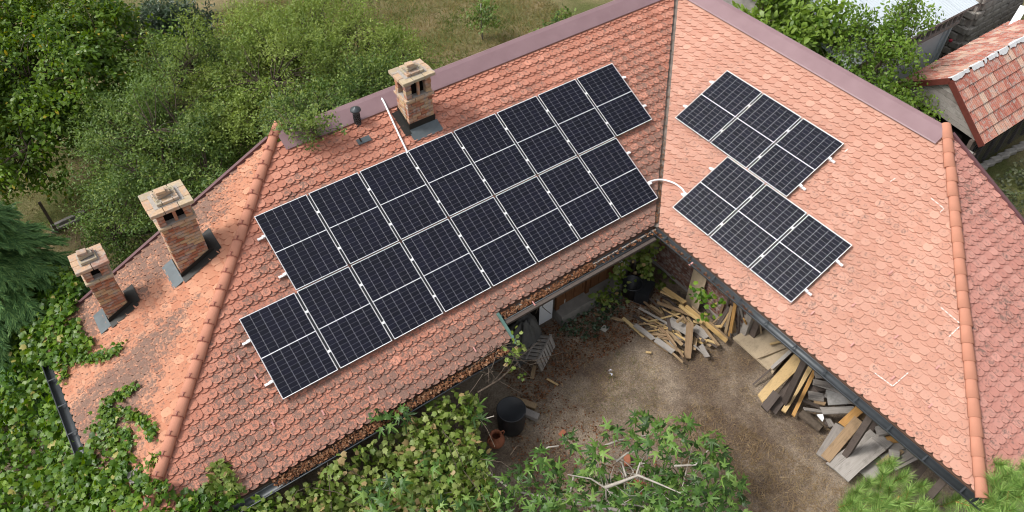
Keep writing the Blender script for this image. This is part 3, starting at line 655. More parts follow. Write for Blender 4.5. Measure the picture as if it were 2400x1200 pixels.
c3 = chimney(-3.85, -3.22, 4.05, 4.52, GZ + 1.75, GZ + 2.63, GZ + 3.03, 0, 2, 31, 0, flashL(-3.85, -3.22, 4.05, 4.52))
c2 = chimney(-9.30, -8.66, 3.62, 4.16, GZ + 0.90, GZ + 2.35, GZ + 2.66, 0, 2, 32, 0, flashEL(-9.30, -8.66, 3.62, 4.16))
c1 = chimney(-10.82, -10.38, 4.02, 4.42, GZ + 0.22, GZ + 1.48, GZ + 1.77, 0, 1, 33, 0, flashEL(-10.82, -10.38, 4.02, 4.42))
c1['label'] = 'small leftmost chimney with one smoke opening'; c2['label'] = 'tall middle brick chimney with two smoke openings'; c3['label'] = 'brick chimney beside the plum ridge cap and white conduit'
# perforated vent pipe with conical hood, small metal vent tile, snow guards, replacement tile
vp = np.array([-4.78, 4.62, zM(4.62)])
mb = MB(); mb.lathe([(0.075, -0.05), (0.07, 0.30)], 16, vp); mb.lathe([(0.0, 0.42), (0.11, 0.36), (0.118, 0.33), (0.07, 0.30)], 16, vp); vpo = mb.build('vent_pipe', M_gutter, house, True)
hm = MB()
for q in range(5):
    for j in range(12):
        a = 2 * math.pi * (j + .5 * (q % 2)) / 12; hm.box(vp + (0.0735 * math.cos(a), 0.0735 * math.sin(a), 0.05 + q * 0.045), (0.022, 0.006, 0.024), rz=a + math.pi / 2)
tag(hm.build('vent_holes', M_black, vpo), kind='stuff')
mb = MB(); mb.box((0, 0, 0), (0.30, 0.13, 0.02), rz=0); inst('vent_tile', mb.mesh('vent_tile', M_flash), frame(faceL.e, faceL.s, faceL.n, faceL.P(-4.88, 4.22 / CP, 0.035)), roof)
sg = MB(); sg.box((0, 0, 0.018), (0.028, 0.11, 0.006)); sg.box((0, -0.05, 0.034), (0.03, 0.008, 0.04)); sg_me = sg.mesh('snow_guard', simple('snow_guard_paint', (0.55, 0.27, 0.24), 0.5, 0.4))
for F, f, L in ((faceR, onR, [(1904, 735), (2000, 716), (2100, 791), (1997, 809), (2092, 887), (2197, 862), (2180, 952), (2087, 640), (1620, 620), (1738, 430)]), (faceL, onL, [(757, 968), (867, 912), (640, 995), (1112, 820), (1250, 712), (560, 840), (600, 885)])):
    for (x, y) in L:
        d = f(x, y) - F.O; inst('snow_guard', sg_me, frame(F.e, F.s, F.n, F.P(d @ F.e, d @ F.s, 0.012)), roof)
# ------------------------------------------------------------------ solar panels, rails, cables
PD = 0.11                                  # height of the panel glass above the tile plane
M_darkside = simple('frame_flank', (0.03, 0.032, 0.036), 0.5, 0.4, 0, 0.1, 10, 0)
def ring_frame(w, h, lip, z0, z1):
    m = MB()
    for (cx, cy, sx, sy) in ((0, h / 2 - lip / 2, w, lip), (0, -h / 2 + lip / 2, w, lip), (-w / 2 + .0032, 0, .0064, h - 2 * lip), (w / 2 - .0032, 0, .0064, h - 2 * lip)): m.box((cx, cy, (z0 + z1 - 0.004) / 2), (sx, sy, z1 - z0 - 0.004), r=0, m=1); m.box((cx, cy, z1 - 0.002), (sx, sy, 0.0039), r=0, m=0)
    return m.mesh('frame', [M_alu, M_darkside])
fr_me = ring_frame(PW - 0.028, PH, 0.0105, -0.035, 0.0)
bk = MB(); bk.box((0, 0, -0.010), (PW - 0.0491, PH - 0.0211, 0.006), r=0); bk_me = bk.mesh('backsheet', M_back)
CWc, CHc = (PW - 0.056) / 6, (PH - 0.046) / 18
cm = MB(); a, b, ch_ = CWc / 2 - 0.0019, CHc / 2 - 0.0012, 0.003
pts = [(-a + ch_, -b), (a - ch_, -b), (a, -b + ch_), (a, b - ch_), (a - ch_, b), (-a + ch_, b), (-a, b - ch_), (-a, -b + ch_)]
cm.add([(x, y, 0) for x, y in pts] + [(x, y, -0.0025) for x, y in pts], [tuple(range(8))] + [(i, 8 + i, 8 + (i + 1) % 8, (i + 1) % 8) for i in range(8)], r=0); cell_me = cm.mesh('cell', M_cell)
sl = MB(); sl.box((0, 0, 0), (PG + 0.0275, PH - 0.06, 0.012), r=0); gap_strip_me = sl.mesh('gap_strip', M_plast)  # black strip filling the gap between neighbouring panels
ORD = ['first', 'second', 'third', 'fourth', 'fifth', 'sixth', 'seventh', 'eighth']
for F, rows, wing in ((faceL, rowsL, 'left roof wing'), (faceR, rowsR, 'right roof wing')):
    for ri, row in enumerate(rows):
        for i, (u, v) in enumerate(row):
            pos = ('leftmost' if i == 0 else 'rightmost' if i == len(row) - 1 else ORD[i] + ' from the left')
            p = thing('solar_panel', f'black solar panel, {pos} in the {"upper" if ri == 0 else "lower"} row on the {wing}', 'solar panel', group=f'solar panels on the {wing}')
            p.matrix_world = frame(F.e, F.s, F.n, F.P(u + PW / 2, v - PH / 2, PD))
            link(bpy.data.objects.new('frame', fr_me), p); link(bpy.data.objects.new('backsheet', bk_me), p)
            if i < len(row) - 1:
                o = bpy.data.objects.new('gap_strip', gap_strip_me); o.location = (PW / 2 + PG / 2, 0, -0.022); link(o, p)
            for r_ in range(18):
                for c_ in range(6):
                    o = bpy.data.objects.new('cell', cell_me); o.parent = p; col.objects.link(o)
                    o.location = (-(PW - 0.056) / 2 + (c_ + .5) * CWc, -(PH - 0.046) / 2 - 0.008 + (r_ + .5) * CHc + (0.016 if r_ >= 9 else 0), -0.0045)
clampm = MB(); clampm.box((0, 0, 0.0), (0.062, 0.05, 0.012), r=0); clamp_me = clampm.mesh('clamp', M_alu)
for F, rows, wing in ((faceL, rowsL, 'left'), (faceR, rowsR, 'right')):
    for ri, row in enumerate(rows):
        for f, hl in ((0.262, 'upper'), (0.772, 'lower')):
            v = row[0][1] - PH * f; u0, u1 = row[0][0] - 0.13, row[-1][0] + PW + (0.13 if wing == 'right' else 0.10)
            if wing == 'right': u0 += 0.03
            t = thing('mounting_rail', f'white aluminium rail, {hl} one under the {"upper" if ri == 0 else "lower"} panel row of the {wing} wing', 'rail', group='panel mounting rails')
            t.matrix_world = frame(F.e, F.s, F.n, F.P((u0 + u1) / 2, v, PD - 0.060))
            L = u1 - u0; m = MB(); m.box((0, 0, 0), (L, 0.042, 0.045), r=0); link(bpy.data.objects.new('rail_profile', m.mesh('rail_profile', M_alu)), t)
            m = MB()
            for sx in (-1, 1): o = bpy.data.objects.new('end_cap', bpy.data.meshes.get('end_cap') or (lambda q: (q.box((0, 0, 0), (0.012, 0.048, 0.051), r=0), q.mesh('end_cap', M_alu))[1])(MB())); o.location = (sx * (L / 2 + 0.004), 0, 0); link(o, t)
            for i in range(len(row) - 1):
                o = bpy.data.objects.new('clamp', clamp_me); o.location = (row[i][0] + PW + PG / 2 - (u0 + u1) / 2, 0, 0.060 + 0.003); link(o, t)
            for x in (row[0][0] - 0.02, row[-1][0] + PW + 0.02):
                o = bpy.data.objects.new('clamp', clamp_me); o.location = (x - (u0 + u1) / 2, 0, 0.058); link(o, t)
            k = max(3, int(L / 1.2))
            for i in range(k):                 # roof hooks carrying the rail
                m = MB(); m.box((0, 0, 0), (0.035, 0.05, 0.04), r=0); o = bpy.data.objects.new('roof_hook', bpy.data.meshes.get('roof_hook') or m.mesh('roof_hook', M_alu)); o.location = (-L / 2 + 0.2 + (L - 0.4) * i / (k - 1), 0.0, -0.040); link(o, t)
def cable(name, pts, r, label, mat=M_alu):
    m = MB(); P = [np.array(p, float) for p in pts]; Q = []
    for i in range(len(P) - 1):
        p0, p1, p2, p3 = P[max(i - 1, 0)], P[i], P[i + 1], P[min(i + 2, len(P) - 1)]
        for t in np.linspace(0, 1, 7)[:-1]: Q.append(0.5 * (2 * p1 + (p2 - p0) * t + (2 * p0 - 5 * p1 + 4 * p2 - p3) * t * t + (3 * p1 - p0 - 3 * p2 + p3) * t ** 3))
    Q.append(P[-1]); m.tube(Q, r, 8, r=0); return tag(m.build(name, mat, smooth=True), label, 'conduit')
cable('conduit', [faceL.P(-4.02, 5.42, 0.02), faceL.P(-4.05, 5.22, 0.085), faceL.P(-4.12, 4.6, 0.045), faceL.P(-4.19, 4.0, 0.045), faceL.P(-4.2, 3.85, 0.05)], 0.021, 'straight white conduit from the ridge beside a chimney down to the panels')
cable('conduit', [faceL.P(0.38, 0.86 / CP, 0.06), faceL.P(0.52, 0.86 / CP, 0.075), (0.74, 0.72, GZ + 0.47), (0.86, 0.45, GZ + 0.50), (0.90, 0.22, GZ + 0.47), faceR.P(-0.10, 0.98, 0.07), faceR.P(0.02, 0.98, 0.06)], 0.020, 'curved white conduit bridging the roof valley between the panel fields')
M_chalk = simple('white_chalk_paint', (0.78, 0.76, 0.74), 0.9, 0.1)
def chalk(F, f, pts, n):
    pts = [f(*p) for p in pts]
    for a, b in zip(pts[:-1], pts[1:]):
        m = MB()
        for t in np.linspace(0, 1, n)[:-1]:
            p, q = a + (b - a) * t, a + (b - a) * (t + 0.72 / (n - 1)); d = (q - p) / np.linalg.norm(q - p); s_ = np.cross(F.n, d) * 0.007; o = F.n * 0.029
            m.add([p - s_ + o, q - s_ + o, q + s_ + o, p + s_ + o, p - s_ + o - F.n * .004, q - s_ + o - F.n * .004, q + s_ + o - F.n * .004, p + s_ + o - F.n * .004], [(0, 1, 2, 3), (0, 4, 5, 1), (1, 5, 6, 2), (2, 6, 7, 3), (3, 7, 4, 0)])
        m.build('chalk_mark', M_chalk, roof)
chalk(faceR, onR, [(2050, 875), (2092, 906), (2130, 873)], 7); chalk(faceR, onR, [(2205, 722), (2253, 762), (2222, 792)], 6); chalk(faceR, onR, [(2182, 466), (2212, 490), (2202, 500)], 4); chalk(faceR, onR, [(2086, 427), (2100, 418)], 3); chalk(faceR, onR, [(1980, 357), (1990, 348)], 2)

# ------------------------------------------------------------------ outbuildings beyond the right ridge
def z_(h): return GZ + h
# small shed with ribbed red tiles, ridge along x
tshed = thing('tile_shed', 'small timber shed with ribbed red tile roof and peeling white ridge', 'shed', (12.5, -0.9, 0))
def tp(o, t): o.parent = t; o.matrix_parent_inverse = Matrix.Translation(-Vector(t.location)); return o
SX0, SX1, SYR, SZR, SYN, SZN, SYF, SZF = 10.05, 16.0, -0.72, z_(0.30), -2.20, z_(-0.92), 0.62, z_(-0.62)
def ribbed_tile(w, l):
    m = MB(); xs = np.linspace(-w / 2, w / 2, 13); hs = [0.018 if i % 4 in (0,) else 0.006 if i % 4 == 2 else 0.0 for i in range(13)]
    vs = [(x, y, h + z) for (y, z) in ((0, 0.012), (l, 0.0)) for x, h in zip(xs, hs)] + [(x, 0, -0.01) for x in xs]
    m.add(vs, [(i, i + 1, 13 + i + 1, 13 + i) for i in range(12)] + [(26 + i, 26 + i + 1, i + 1, i) for i in range(12)], r=0.0); return m.mesh('roof_tile', M_old)
def shed_slope(t, x0, x1, y_r, z_r, y_e, z_e, nc, jitter):
    up = np.array([0, y_r - y_e, z_r - z_e]); L = np.linalg.norm(up); up /= L; e = np.array([1.0, 0, 0]) if y_r > y_e else np.array([-1.0, 0, 0]); n = np.cross(e, up)
    m = MB(); a, b = np.array([x0, y_e, z_e]), np.array([x1, y_e, z_e]); q = [a - n * .03, b - n * .03, b + up * L - n * .03, a + up * L - n * .03]
    m.add(q + [p - n * .03 for p in q], [(0, 1, 2, 3) if e[0] > 0 else (3, 2, 1, 0), (7, 6, 5, 4) if e[0] > 0 else (4, 5, 6, 7), (0, 4, 5, 1), (1, 5, 6, 2), (2, 6, 7, 3), (3, 7, 4, 0)])
    rf = tp(m.build('roof', M_woodD), t); cl = L / nc; wt_ = 0.235; me = ribbed_tile(wt_ * 0.98, cl * 1.12); rr = random.Random(8)
    for c in range(nc):
        for i in range(int((x1 - x0) / wt_)):
            x = x0 + (i + .5) * wt_; P = np.array([x, y_e, z_e]) + up * (c * cl - 0.05) + n * (0.02 + rr.uniform(0, jitter)) + e * rr.gauss(0, .004)
            if not (-100 < proj(P)[0] < 2600): continue
            y2 = up * math.cos(.06) - n * math.sin(.06); z2 = np.cross(e, y2); o = inst('roof_tile', me, frame(e, y2, z2, P), rf)
    return rf
shed_slope(tshed, SX0, SX1, SYR, SZR, SYN, SZN, 6, 0.006); shed_slope(tshed, SX0, SX1, SYR, SZR, SYF, SZF, 6, 0.012)
m = MB(); r = random.Random(4); n_ = 90; wn = [.085 + .03 * math.sin(k * .55) * math.sin(k * .21) + r.uniform(-.02, .02) for k in range(n_ + 1)]; wf_ = [.09 + .03 * math.sin(k * .4 + 1) + r.uniform(-.02, .02) for k in range(n_ + 1)]
for k in range(n_):
    if r.random() < .10: continue
    q_ = []
    for j in (k, k + 1): x = SX0 - .02 + (SX1 - SX0) * j / n_; q_ += [(x, SYR - wn[j], SZR - .82 * wn[j] + .062), (x, SYR, SZR + .072), (x, SYR + wf_[j], SZR - .69 * wf_[j] + .062)]
    m.add(q_, [(0, 3, 4, 1), (1, 4, 5, 2)])
tp(m.build('ridge_mortar', M_peel), tshed)
tp(bar_obj('verge_board', (SX0 - .03, SYN - .05, SZN - .04), (SX0 - .03, SYR, SZR - .02), 0.04, 0.16, M_darkred), tshed); tp(bar_obj('verge_board', (SX0 - .03, SYF + .05, SZF - .04), (SX0 - .03, SYR, SZR - .02), 0.04, 0.16, M_darkred), tshed)
for i in range(7):                           # gable boards laid along the slope of the tie beam
    f0, f1 = i / 7, (i + .94) / 7; A_, B_, C_ = np.array([SX0 + .05, SYN + .12, SZN - .05]), np.array([SX0 + .05, SYF - .08, SZF - .05]), np.array([SX0 + .05, SYR, SZR - .08])
    mb = MB(); q_ = [A_ + (C_ - A_) * f0, B_ + (C_ - B_) * f0, B_ + (C_ - B_) * f1, A_ + (C_ - A_) * f1]; mb.add(q_ + [p + np.array([.03, 0, 0]) for p in q_], [(3, 2, 1, 0), (4, 5, 6, 7), (0, 1, 5, 4), (1, 2, 6, 5), (2, 3, 7, 6), (3, 0, 4, 7)]); tp(mb.build('gable_board', M_woodG), tshed)
for y in (SYN + .25, SYR, SYF - .2): tp(bar_obj('post', (SX0 + .02, y, 0), (SX0 + .02, y, SZN - .05), 0.11, 0.11, M_woodD), tshed)
for i in range(8): tp(bar_obj('post', (SX0 + .3 + i * .7, SYN + .25, 0), (SX0 + .3 + i * .7, SYN + .25, SZN - .05), 0.08, 0.08, M_woodD), tshed)
m = MB(); 
for i in range(26): m.tube([(SX0 + .1 + i * .16, SYN + .2, 0.02), (SX0 + .1 + i * .16, SYN + .2, SZN - .1)], 0.004, 4)
for i in range(11): m.tube([(SX0 + .1, SYN + .198, 0.1 + i * .13), (SX0 + 4.2, SYN + .198, 0.1 + i * .13)], 0.004, 4)
tag(tp(m.build('wire_mesh', M_gutter), tshed), kind='stuff')
m = MB(); m.box((13.0, -0.8, 0.7), (5.4, 1.6, 1.3)); tp(m.build('interior_shade_block', M_black), tshed)  # solid black block stands in for the shade inside the open shed
# low gabled boards and plastic sheet roof between the shed and the house
lean = thing('lean_to_cover', 'weathered board lean-to cover leaning beside the red tile shed', 'lean-to', (8.9, -1.4, 0))
def quad_slab(name, pts, th, mat, parent): 
    m = slab([np.array(p) for p in pts], th); return tp(m.build(name, mat), parent)
a, b, c, d = PZ(2135, 200, 1.5), PZ(2225, 190, 2.2), PZ(2285, 330, 1.2), PZ(2265, 325, 0.7)
r = random.Random(3); n_ = 6
A0, A1, B0, B1 = np.array([9.9, 0.55, 1.55]), np.array([9.9, -2.2, 1.35]), np.array([8.75, 0.75, 0.95]), np.array([8.35, -2.3, 0.75])
for i in range(n_):
    t0, t1 = i / n_ + .006, (i + 1) / n_ - .006; dz = np.array([0, 0, r.uniform(-.015, .015)]); q = [A0 + (A1 - A0) * t1 + dz, A0 + (A1 - A0) * t0 + dz, B0 + (B1 - B0) * t0 + dz, B0 + (B1 - B0) * t1 + dz]
    quad_slab('board', q[::-1], 0.03, M_woodG, lean)
for p in (A0, A1, B0, B1): tp(bar_obj('post', (p[0], p[1], 0), (p[0], p[1], p[2] - .04), .09, .09, M_woodD), lean)
m = MB(); m.box((7.6, -2.6, 0.35), (1.7, 2.4, 0.05), M=Matrix.Rotation(.05, 3, 'X')); tag(m.build('plastic_sheet', M_net), 'dark plastic sheet on the ground behind the right hip', 'sheet')
m = MB(); p = PZ(2180, 265, 0.8); m.add([p + q for q in ((-.10, -.35, .0), (.12, -.35, .06), (.16, .35, .12), (-.06, .35, .05), (-.10, -.35, -.04), (.12, -.35, .02), (.16, .35, .08), (-.06, .35, .01))], [(0, 1, 2, 3), (7, 6, 5, 4), (0, 4, 5, 1), (1, 5, 6, 2), (2, 6, 7, 3), (3, 7, 4, 0)]); tag(m.build('metal_trough', M_tin), 'pale metal trough lying behind the plum ridge cap', 'trough')
m = MB(); p = PZ(2146, 262, 0.0); m.lathe([(0.0, .38), (.13, .38), (.145, .40), (.15, .30), (.12, 0)], 16, p); tag(m.build('bucket', M_flash, smooth=True), 'grey bucket behind the plum ridge cap', 'bucket')
m = MB(); bo, M_ = bar(PZ(1993, 190, 1.0), PZ(2018, 140, 1.6), .13, .05); tag(inst('timber_post', bo.mesh('timber_post', M_white), M_), 'white painted post half hidden by leaves behind the right ridge', 'post')
# tin-roofed shed
tin = thing('tin_shed', 'grey shed with pale corrugated tin roof behind the right tree', 'shed', (12, 3.0, 0))
TX0, TX1, TY0, TZ0, TY1, TZ1 = 8.6, 15.0, 1.42, z_(0.0), 7.0, z_(1.35)
upv = np.array([0, TY1 - TY0, TZ1 - TZ0]); Lt = np.linalg.norm(upv); upv /= Lt; nv = np.cross((1, 0, 0), upv)
for s_ in range(7):
    m = MB(); w = (TX1 - TX0) / 7; k = 37; vs = []
    for t in (0, Lt):
        for i in range(k): x = TX0 + s_ * w + (w + .03) * i / (k - 1); vs.append(np.array([x, TY0, TZ0]) + upv * t + nv * (0.011 * math.sin(i * 2 * math.pi / 4.5) + .004 * (s_ % 2)))
    m.add(vs, [(i, i + 1, k + i + 1, k + i) for i in range(k - 1)]); o = tp(m.build('tin_sheet', M_tin, smooth=True), tin)
def tbox(name, c, s, mat): m = MB(); m.box(c, s); return tp(m.build(name, mat), tin)
tbox('eave_beam', (11.8, 1.52, TZ0 - .09), (6.4, .12, .1), M_woodG); tbox('lintel', (11.7, 1.62, TZ0 - .62), (6.0, .1, .12), M_woodG)
for i in range(22): tbox('lattice_slat', (8.9 + i * .275, 1.60, TZ0 - .35), (.05, .06, .42), M_woodG)
tbox('back_wall', (11.6, 4.4, 1.2), (5.7, 5.2, 2.38), M_wallgrey)
tbox('front_panel', (11.4, 1.70, 0.95), (5.4, .06, 1.75), M_white)
for x in (8.7, 14.15, 14.4): tbox('post', (x, 1.66, .95), (.1, .1, 1.9), M_tin)
m = MB(); p = PY(2228, 95, 1.58); m.lathe([(0, .05), (.05, .04), (.06, 0), (.05, -.04), (0, -.05)], 12, p); tag(m.build('red_ball', simple('red_plastic', (.5, .03, .06), .4, .5), smooth=True), 'small red float hanging on the tin shed post', 'float')
# rubble wall beyond
sw = thing('stone_wall', 'rough grey block wall behind the sheds at the top right', 'wall', (16, 1.6, 0))
m = MB(); m.box((17.2, 3.4, 1.2), (3.2, 3.6, 2.6)); tp(m.build('wall_core', M_mortar), sw)
r = random.Random(12)
for c in range(9):
    for i in range(10): 
        m = MB(); L = r.uniform(.30, .42); m.box((0, 0, 0), (.14, L, .25)); inst_ = inst('stone', bevel_mesh(m.mesh('stone', M_stone), .03), Matrix.Translation((15.55, 1.75 + i * .37 + (c % 2) * .17, .1 + c * .28)) @ Matrix.Rotation(r.gauss(0, .05), 4, 'X')); tp(inst_, sw)
for c in range(9):
    for i in range(7):
        m = MB(); m.box((0, 0, 0), (r.uniform(.36, .48), .16, .25)); tp(inst('stone', bevel_mesh(m.mesh('stone', M_stone), .03), Matrix.Translation((15.8 + i * .46 + (c % 2) * .2, 1.56, .1 + c * .28))), sw)
bo, M_ = bar(PZ(2350, 98, 2.0), PZ(2398, 18, 2.0), .22, .12); tag(inst('white_beam', bo.mesh('white_beam', M_white), M_), 'white painted beam crossing in front of the block wall', 'beam')
m = MB(); m.box((18.8, -.6, 1.0), (3.4, 2.2, 2.0)); tag(m.build('dark_barn', M_woodD), 'dark timber barn side at the top right edge', 'barn')
m = slab([(9.2, 6.4, 2.1), (9.2, 8.2, 2.9), (5.9, 8.2, 2.9), (5.9, 6.4, 2.1)][::-1], .06); q = thing('red_roofed_hutch', 'red tiled hutch roof peeking through leaves beyond the ridge corner', 'hutch', (7.5, 7.3, 0)); tp(m.build('roof', M_old), q); mm = MB(); mm.box((7.55, 7.3, 1.0), (3.0, 1.5, 2.0)); tp(mm.build('wall', M_woodD), q)
for c in range(5):
    for i in range(13): 
        m = ribbed_tile(.25, .42); e = np.array([1., 0, 0]); up = np.array([0, 1.8, .8]); up /= np.linalg.norm(up); o = inst('roof_tile', bpy.data.meshes.get('hutch_tile') or m, frame(e, up, np.cross(e, up), np.array([5.95 + .25 * i + .1, 6.35, 2.12]) + up * c * .38), q); o.matrix_parent_inverse = Matrix.Translation(-Vector(q.location))
# ------------------------------------------------------------------ timber in the yard
TIM = {'Y': (M_woodY, 'fresh yellow'), 'T': (M_woodT, 'tan'), 'G': (M_woodG, 'weathered grey'), 'D': (M_woodD, 'dark brown'), 'O': (M_woodO, 'orange'), 'P': (M_ply, 'plywood')}
pr = random.Random(21)
COLW = {'Y': 'pale yellow', 'T': 'tan', 'G': 'grey', 'D': 'dark', 'O': 'orange', 'P': 'plywood'}
def plank(zo, s, x1, y1, x2, y2, w, t, kind, za, zb, label, group=None, cat='plank', roll=0.0, name='plank'):
    P1, P2 = PZ(zo[0] + x1 / s, zo[1] + y1 / s, za), PZ(zo[0] + x2 / s, zo[1] + y2 / s, zb)
    y = P2 - P1; L = np.linalg.norm(y); y /= L; x = np.cross(y, (0, 0, 1)); x /= np.linalg.norm(x); z = np.cross(x, y)
    if roll: x, z = x * math.cos(roll) + z * math.sin(roll), z * math.cos(roll) - x * math.sin(roll)
    n = max(2, int(L / 0.3)); m = MB(); vs = []                      # a board with a slightly wavy, chipped outline
    jw = [1 + pr.gauss(0, .035) for _ in range(n + 1)]; bow = pr.gauss(0, .012) * min(1, L)
    for i in range(n + 1):
        f = i / n; xx = -L / 2 + L * f; b = bow * (1 - (2 * f - 1) ** 2); e = pr.gauss(0, .012) if i in (0, n) else 0
        for (sy, sz) in ((-1, -1), (1, -1), (1, 1), (-1, 1)): vs.append((xx + e * sy, sy * w / 2 * jw[i], sz * t / 2 + b))
    fs = [(i * 4 + j, (i + 1) * 4 + j, (i + 1) * 4 + (j + 1) % 4, i * 4 + (j + 1) % 4) for i in range(n) for j in range(4)] + [(0, 1, 2, 3), (n * 4 + 3, n * 4 + 2, n * 4 + 1, n * 4)]
    m.add(vs, [f[::-1] for f in fs], r=0); me = m.mesh(name, TIM[kind][0])
    o = inst(name, me, frame(y, -x, z, (P1 + P2) / 2 + np.array([0, 0, t / 2]))); return tag(o, label, cat, group)
A = (1440, 640); GA = 'kindling slats in the yard corner pile'
SL = 'thin split wood slat in the jumbled kindling pile by the brick wall'
for (x1, y1, x2, y2, w, k) in [(345, 340, 720, 650, .05, 'T'), (290, 410, 700, 640, .06, 'G'), (720, 670, 770, 725, .05, 'T'), (400, 575, 770, 480, .045, 'Y'), (540, 220, 700, 300, .05, 'Y'), (500, 350, 960, 520, .08, 'T'), (960, 530, 1220, 855, .07, 'T'), (545, 640, 810, 990, .04, 'T'), (300, 520, 400, 570, .03, 'Y'), (280, 605, 460, 590, .035, 'T'), (380, 690, 640, 650, .03, 'Y'), (370, 725, 640, 735, .05, 'T'), (560, 420, 770, 530, .03, 'Y'), (1080, 790, 1200, 830, .06, 'Y'), (1060, 810, 1130, 860, .08, 'T'), (480, 450, 620, 560, .03, 'T'), (470, 610, 700, 700, .03, 'Y'), (420, 640, 620, 610, .025, 'T'), (600, 690, 720, 860, .04, 'T'), (640, 800, 760, 920, .04, 'G'), (930, 850, 1045, 950, .03, 'G'), (1010, 850, 1090, 990, .12, 'G'), (350, 590, 500, 640, .02, 'Y'), (450, 560, 700, 690, .02, 'Y'), (520, 740, 700, 790, .03, 'T'), (410, 300, 520, 400, .05, 'D'), (560, 280, 720, 380, .05, 'D'), (620, 300, 740, 420, .06, 'D'), (330, 430, 470, 520, .05, 'D'), (220, 500, 420, 620, .05, 'D'), (240, 610, 460, 780, .12, 'G'), (480, 780, 690, 930, .14, 'G'), (780, 480, 860, 610, .06, 'T'), (690, 740, 830, 860, .05, 'D'), (850, 520, 910, 600, .05, 'T'), (1000, 780, 1080, 800, .07, 'Y'), (420, 380, 560, 480, .04, 'T'), (700, 420, 860, 470, .035, 'Y')]:
    z = pr.uniform(.10, .34) * (1 - abs(x1 + x2 - 1300) / 2600); plank(A, 5, x1, y1, x2, y2, w, pr.uniform(.018, .035), k, z * pr.uniform(.6, 1.2), z * pr.uniform(.6, 1.2), f'thin {COLW[k]} split slat in the jumbled kindling pile by the brick wall', GA, name='wood_slat', cat='slat')
for i in range(70):                        # more slats of the same heap, underneath
    cx, cy = pr.gauss(720, 230), pr.gauss(620, 150); an = pr.gauss(.72, .45); L = pr.uniform(70, 190); dx, dy = math.cos(an) * L, math.sin(an) * L
    if not (150 < cx < 1250 and 250 < cy < 950) or cy > 1000 - abs(cx - 800) * .5: continue
    z = pr.uniform(.02, .16); plank(A, 5, cx - dx, cy - dy, cx + dx, cy + dy, pr.choice([.03, .05, .08]), .022, (k := pr.choice('TTDYGD')), z, z * pr.uniform(.4, 1.4), f'thin {COLW[k]} split slat in the jumbled kindling pile by the brick wall', GA, name='wood_slat', cat='slat')
plank(A, 5, 640, 560, 930, 720, .26, .03, 'G', .16, .12, 'wide bluish grey board half buried in the kindling pile')
plank(A, 5, 930, 640, 1090, 760, .22, .03, 'G', .14, .10, 'short wide grey board on the right edge of the kindling pile')
plank(A, 5, 885, 590, 855, 1005, .16, .035, 'T', .42, .06, 'brown board with sawn face sticking out of the kindling pile towards the yard')
plank(A, 5, 575, 185, 825, 355, .11, .04, 'Y', .40, .36, 'yellow board at the back of the kindling pile against the brick wall')
plank(A, 5, 755, 385, 1030, 590, .06, .05, 'Y', .40, .34, 'pale yellow batten on top of the kindling pile, shorter of two')
plank(A, 5, 830, 395, 1315, 805, .10, .05, 'Y', .38, .10, 'long pale yellow batten slanting from the kindling pile to the ground')
plank(A, 5, 905, 400, 1325, 770, .04, .03, 'T', .36, .14, 'narrow tan batten alongside the long pale yellow batten')
plank(A, 5, 130, 575, 640, 930, .07, .04, 'T', .05, .04, 'long tan lath lying along the yard edge of the kindling pile')
plank(A, 5, 25, 545, 105, 560, .06, .03, 'T', .03, .03, 'short tan lath end left of the kindling pile'); plank(A, 5, -240, 480, 40, 545, .06, .03, 'T', .03, .03, 'tan lath on the ground between vine and kindling pile')
m = MB(); p1, p2 = PZ(1440 + 735 / 5, 640 + 570 / 5, .38), PZ(1440 + 800 / 5, 640 + 520 / 5, .38); m.tube([p1, p2], .04, 10); tag(m.build('log', M_woodT, smooth=False), 'short round log with pale cut end on the kindling pile', 'log')
GB = 'boards leaning under the right eave'; LB = 'narrow split board leaning upright under the right eave'
def lean_plank(x1, y1, x2, y2, w, k, label=LB, group=GB, X=0.86, zb=0.03, zo=A, s=5, t=.03):     # top end against the wall, foot on the ground
    T_ = PX(zo[0] + x1 / s, zo[1] + y1 / s, X); B = PZ(zo[0] + x2 / s, zo[1] + y2 / s, zb)
    y = B - T_; L = np.linalg.norm(y); y /= L; nrm = np.array([-1, 0, 0.25]); x = np.cross(y, nrm); x /= np.linalg.norm(x); z = np.cross(x, y); m = MB(); m.box((0, 0, 0), (L, w, t), r=0); me = bevel_mesh(m.mesh('board', TIM[k][0]), .004)
    return tag(inst('board', me, frame(y, -x, z, (T_ + B) / 2)), label, 'board', group)
for (x1, y1, x2, y2, w, k) in [(1250, 120, 1190, 260, .05, 'O'), (1385, 225, 1255, 440, .07, 'O'), (1310, 190, 1265, 300, .05, 'G'), (1345, 400, 1195, 630, .09, 'D'), (1350, 465, 1230, 665, .05, 'Y'), (1375, 390, 1300, 710, .08, 'T'), (1440, 400, 1495, 730, .06, 'G'), (1470, 380, 1545, 720, .07, 'G'), (1400, 550, 1420, 700, .06, 'T'), (1230, 510, 1140, 600, .04, 'T'), (1290, 330, 1230, 520, .06, 'T'), (1340, 300, 1290, 560, .06, 'D'), (1395, 440, 1360, 760, .05, 'D'), (1455, 500, 1455, 730, .05, 'D'), (1420, 360, 1385, 700, .05, 'T')]: lean_plank(x1, y1, x2, y2, w, k, f'narrow {COLW[k]} board leaning upright under the right eave')
lean_plank(1425, 320, 1350, 745, .09, 'O', 'bright orange board leaning highest among the boards under the right eave', None, X=.8)
lean_plank(1520, 540, 1575, 670, .07, 'O', 'short orange offcut leaning beside the plywood sheet', None, X=.8)
lean_plank(1010, 0, 900, 400, .42, 'P', 'wide pale plank leaning against the brick wall beside the round window', None, X=.93)
lean_plank(1560, 380, 1640, 690, .55, 'P', 'brown plywood sheet leaning upright under the right eave', None, X=.9)
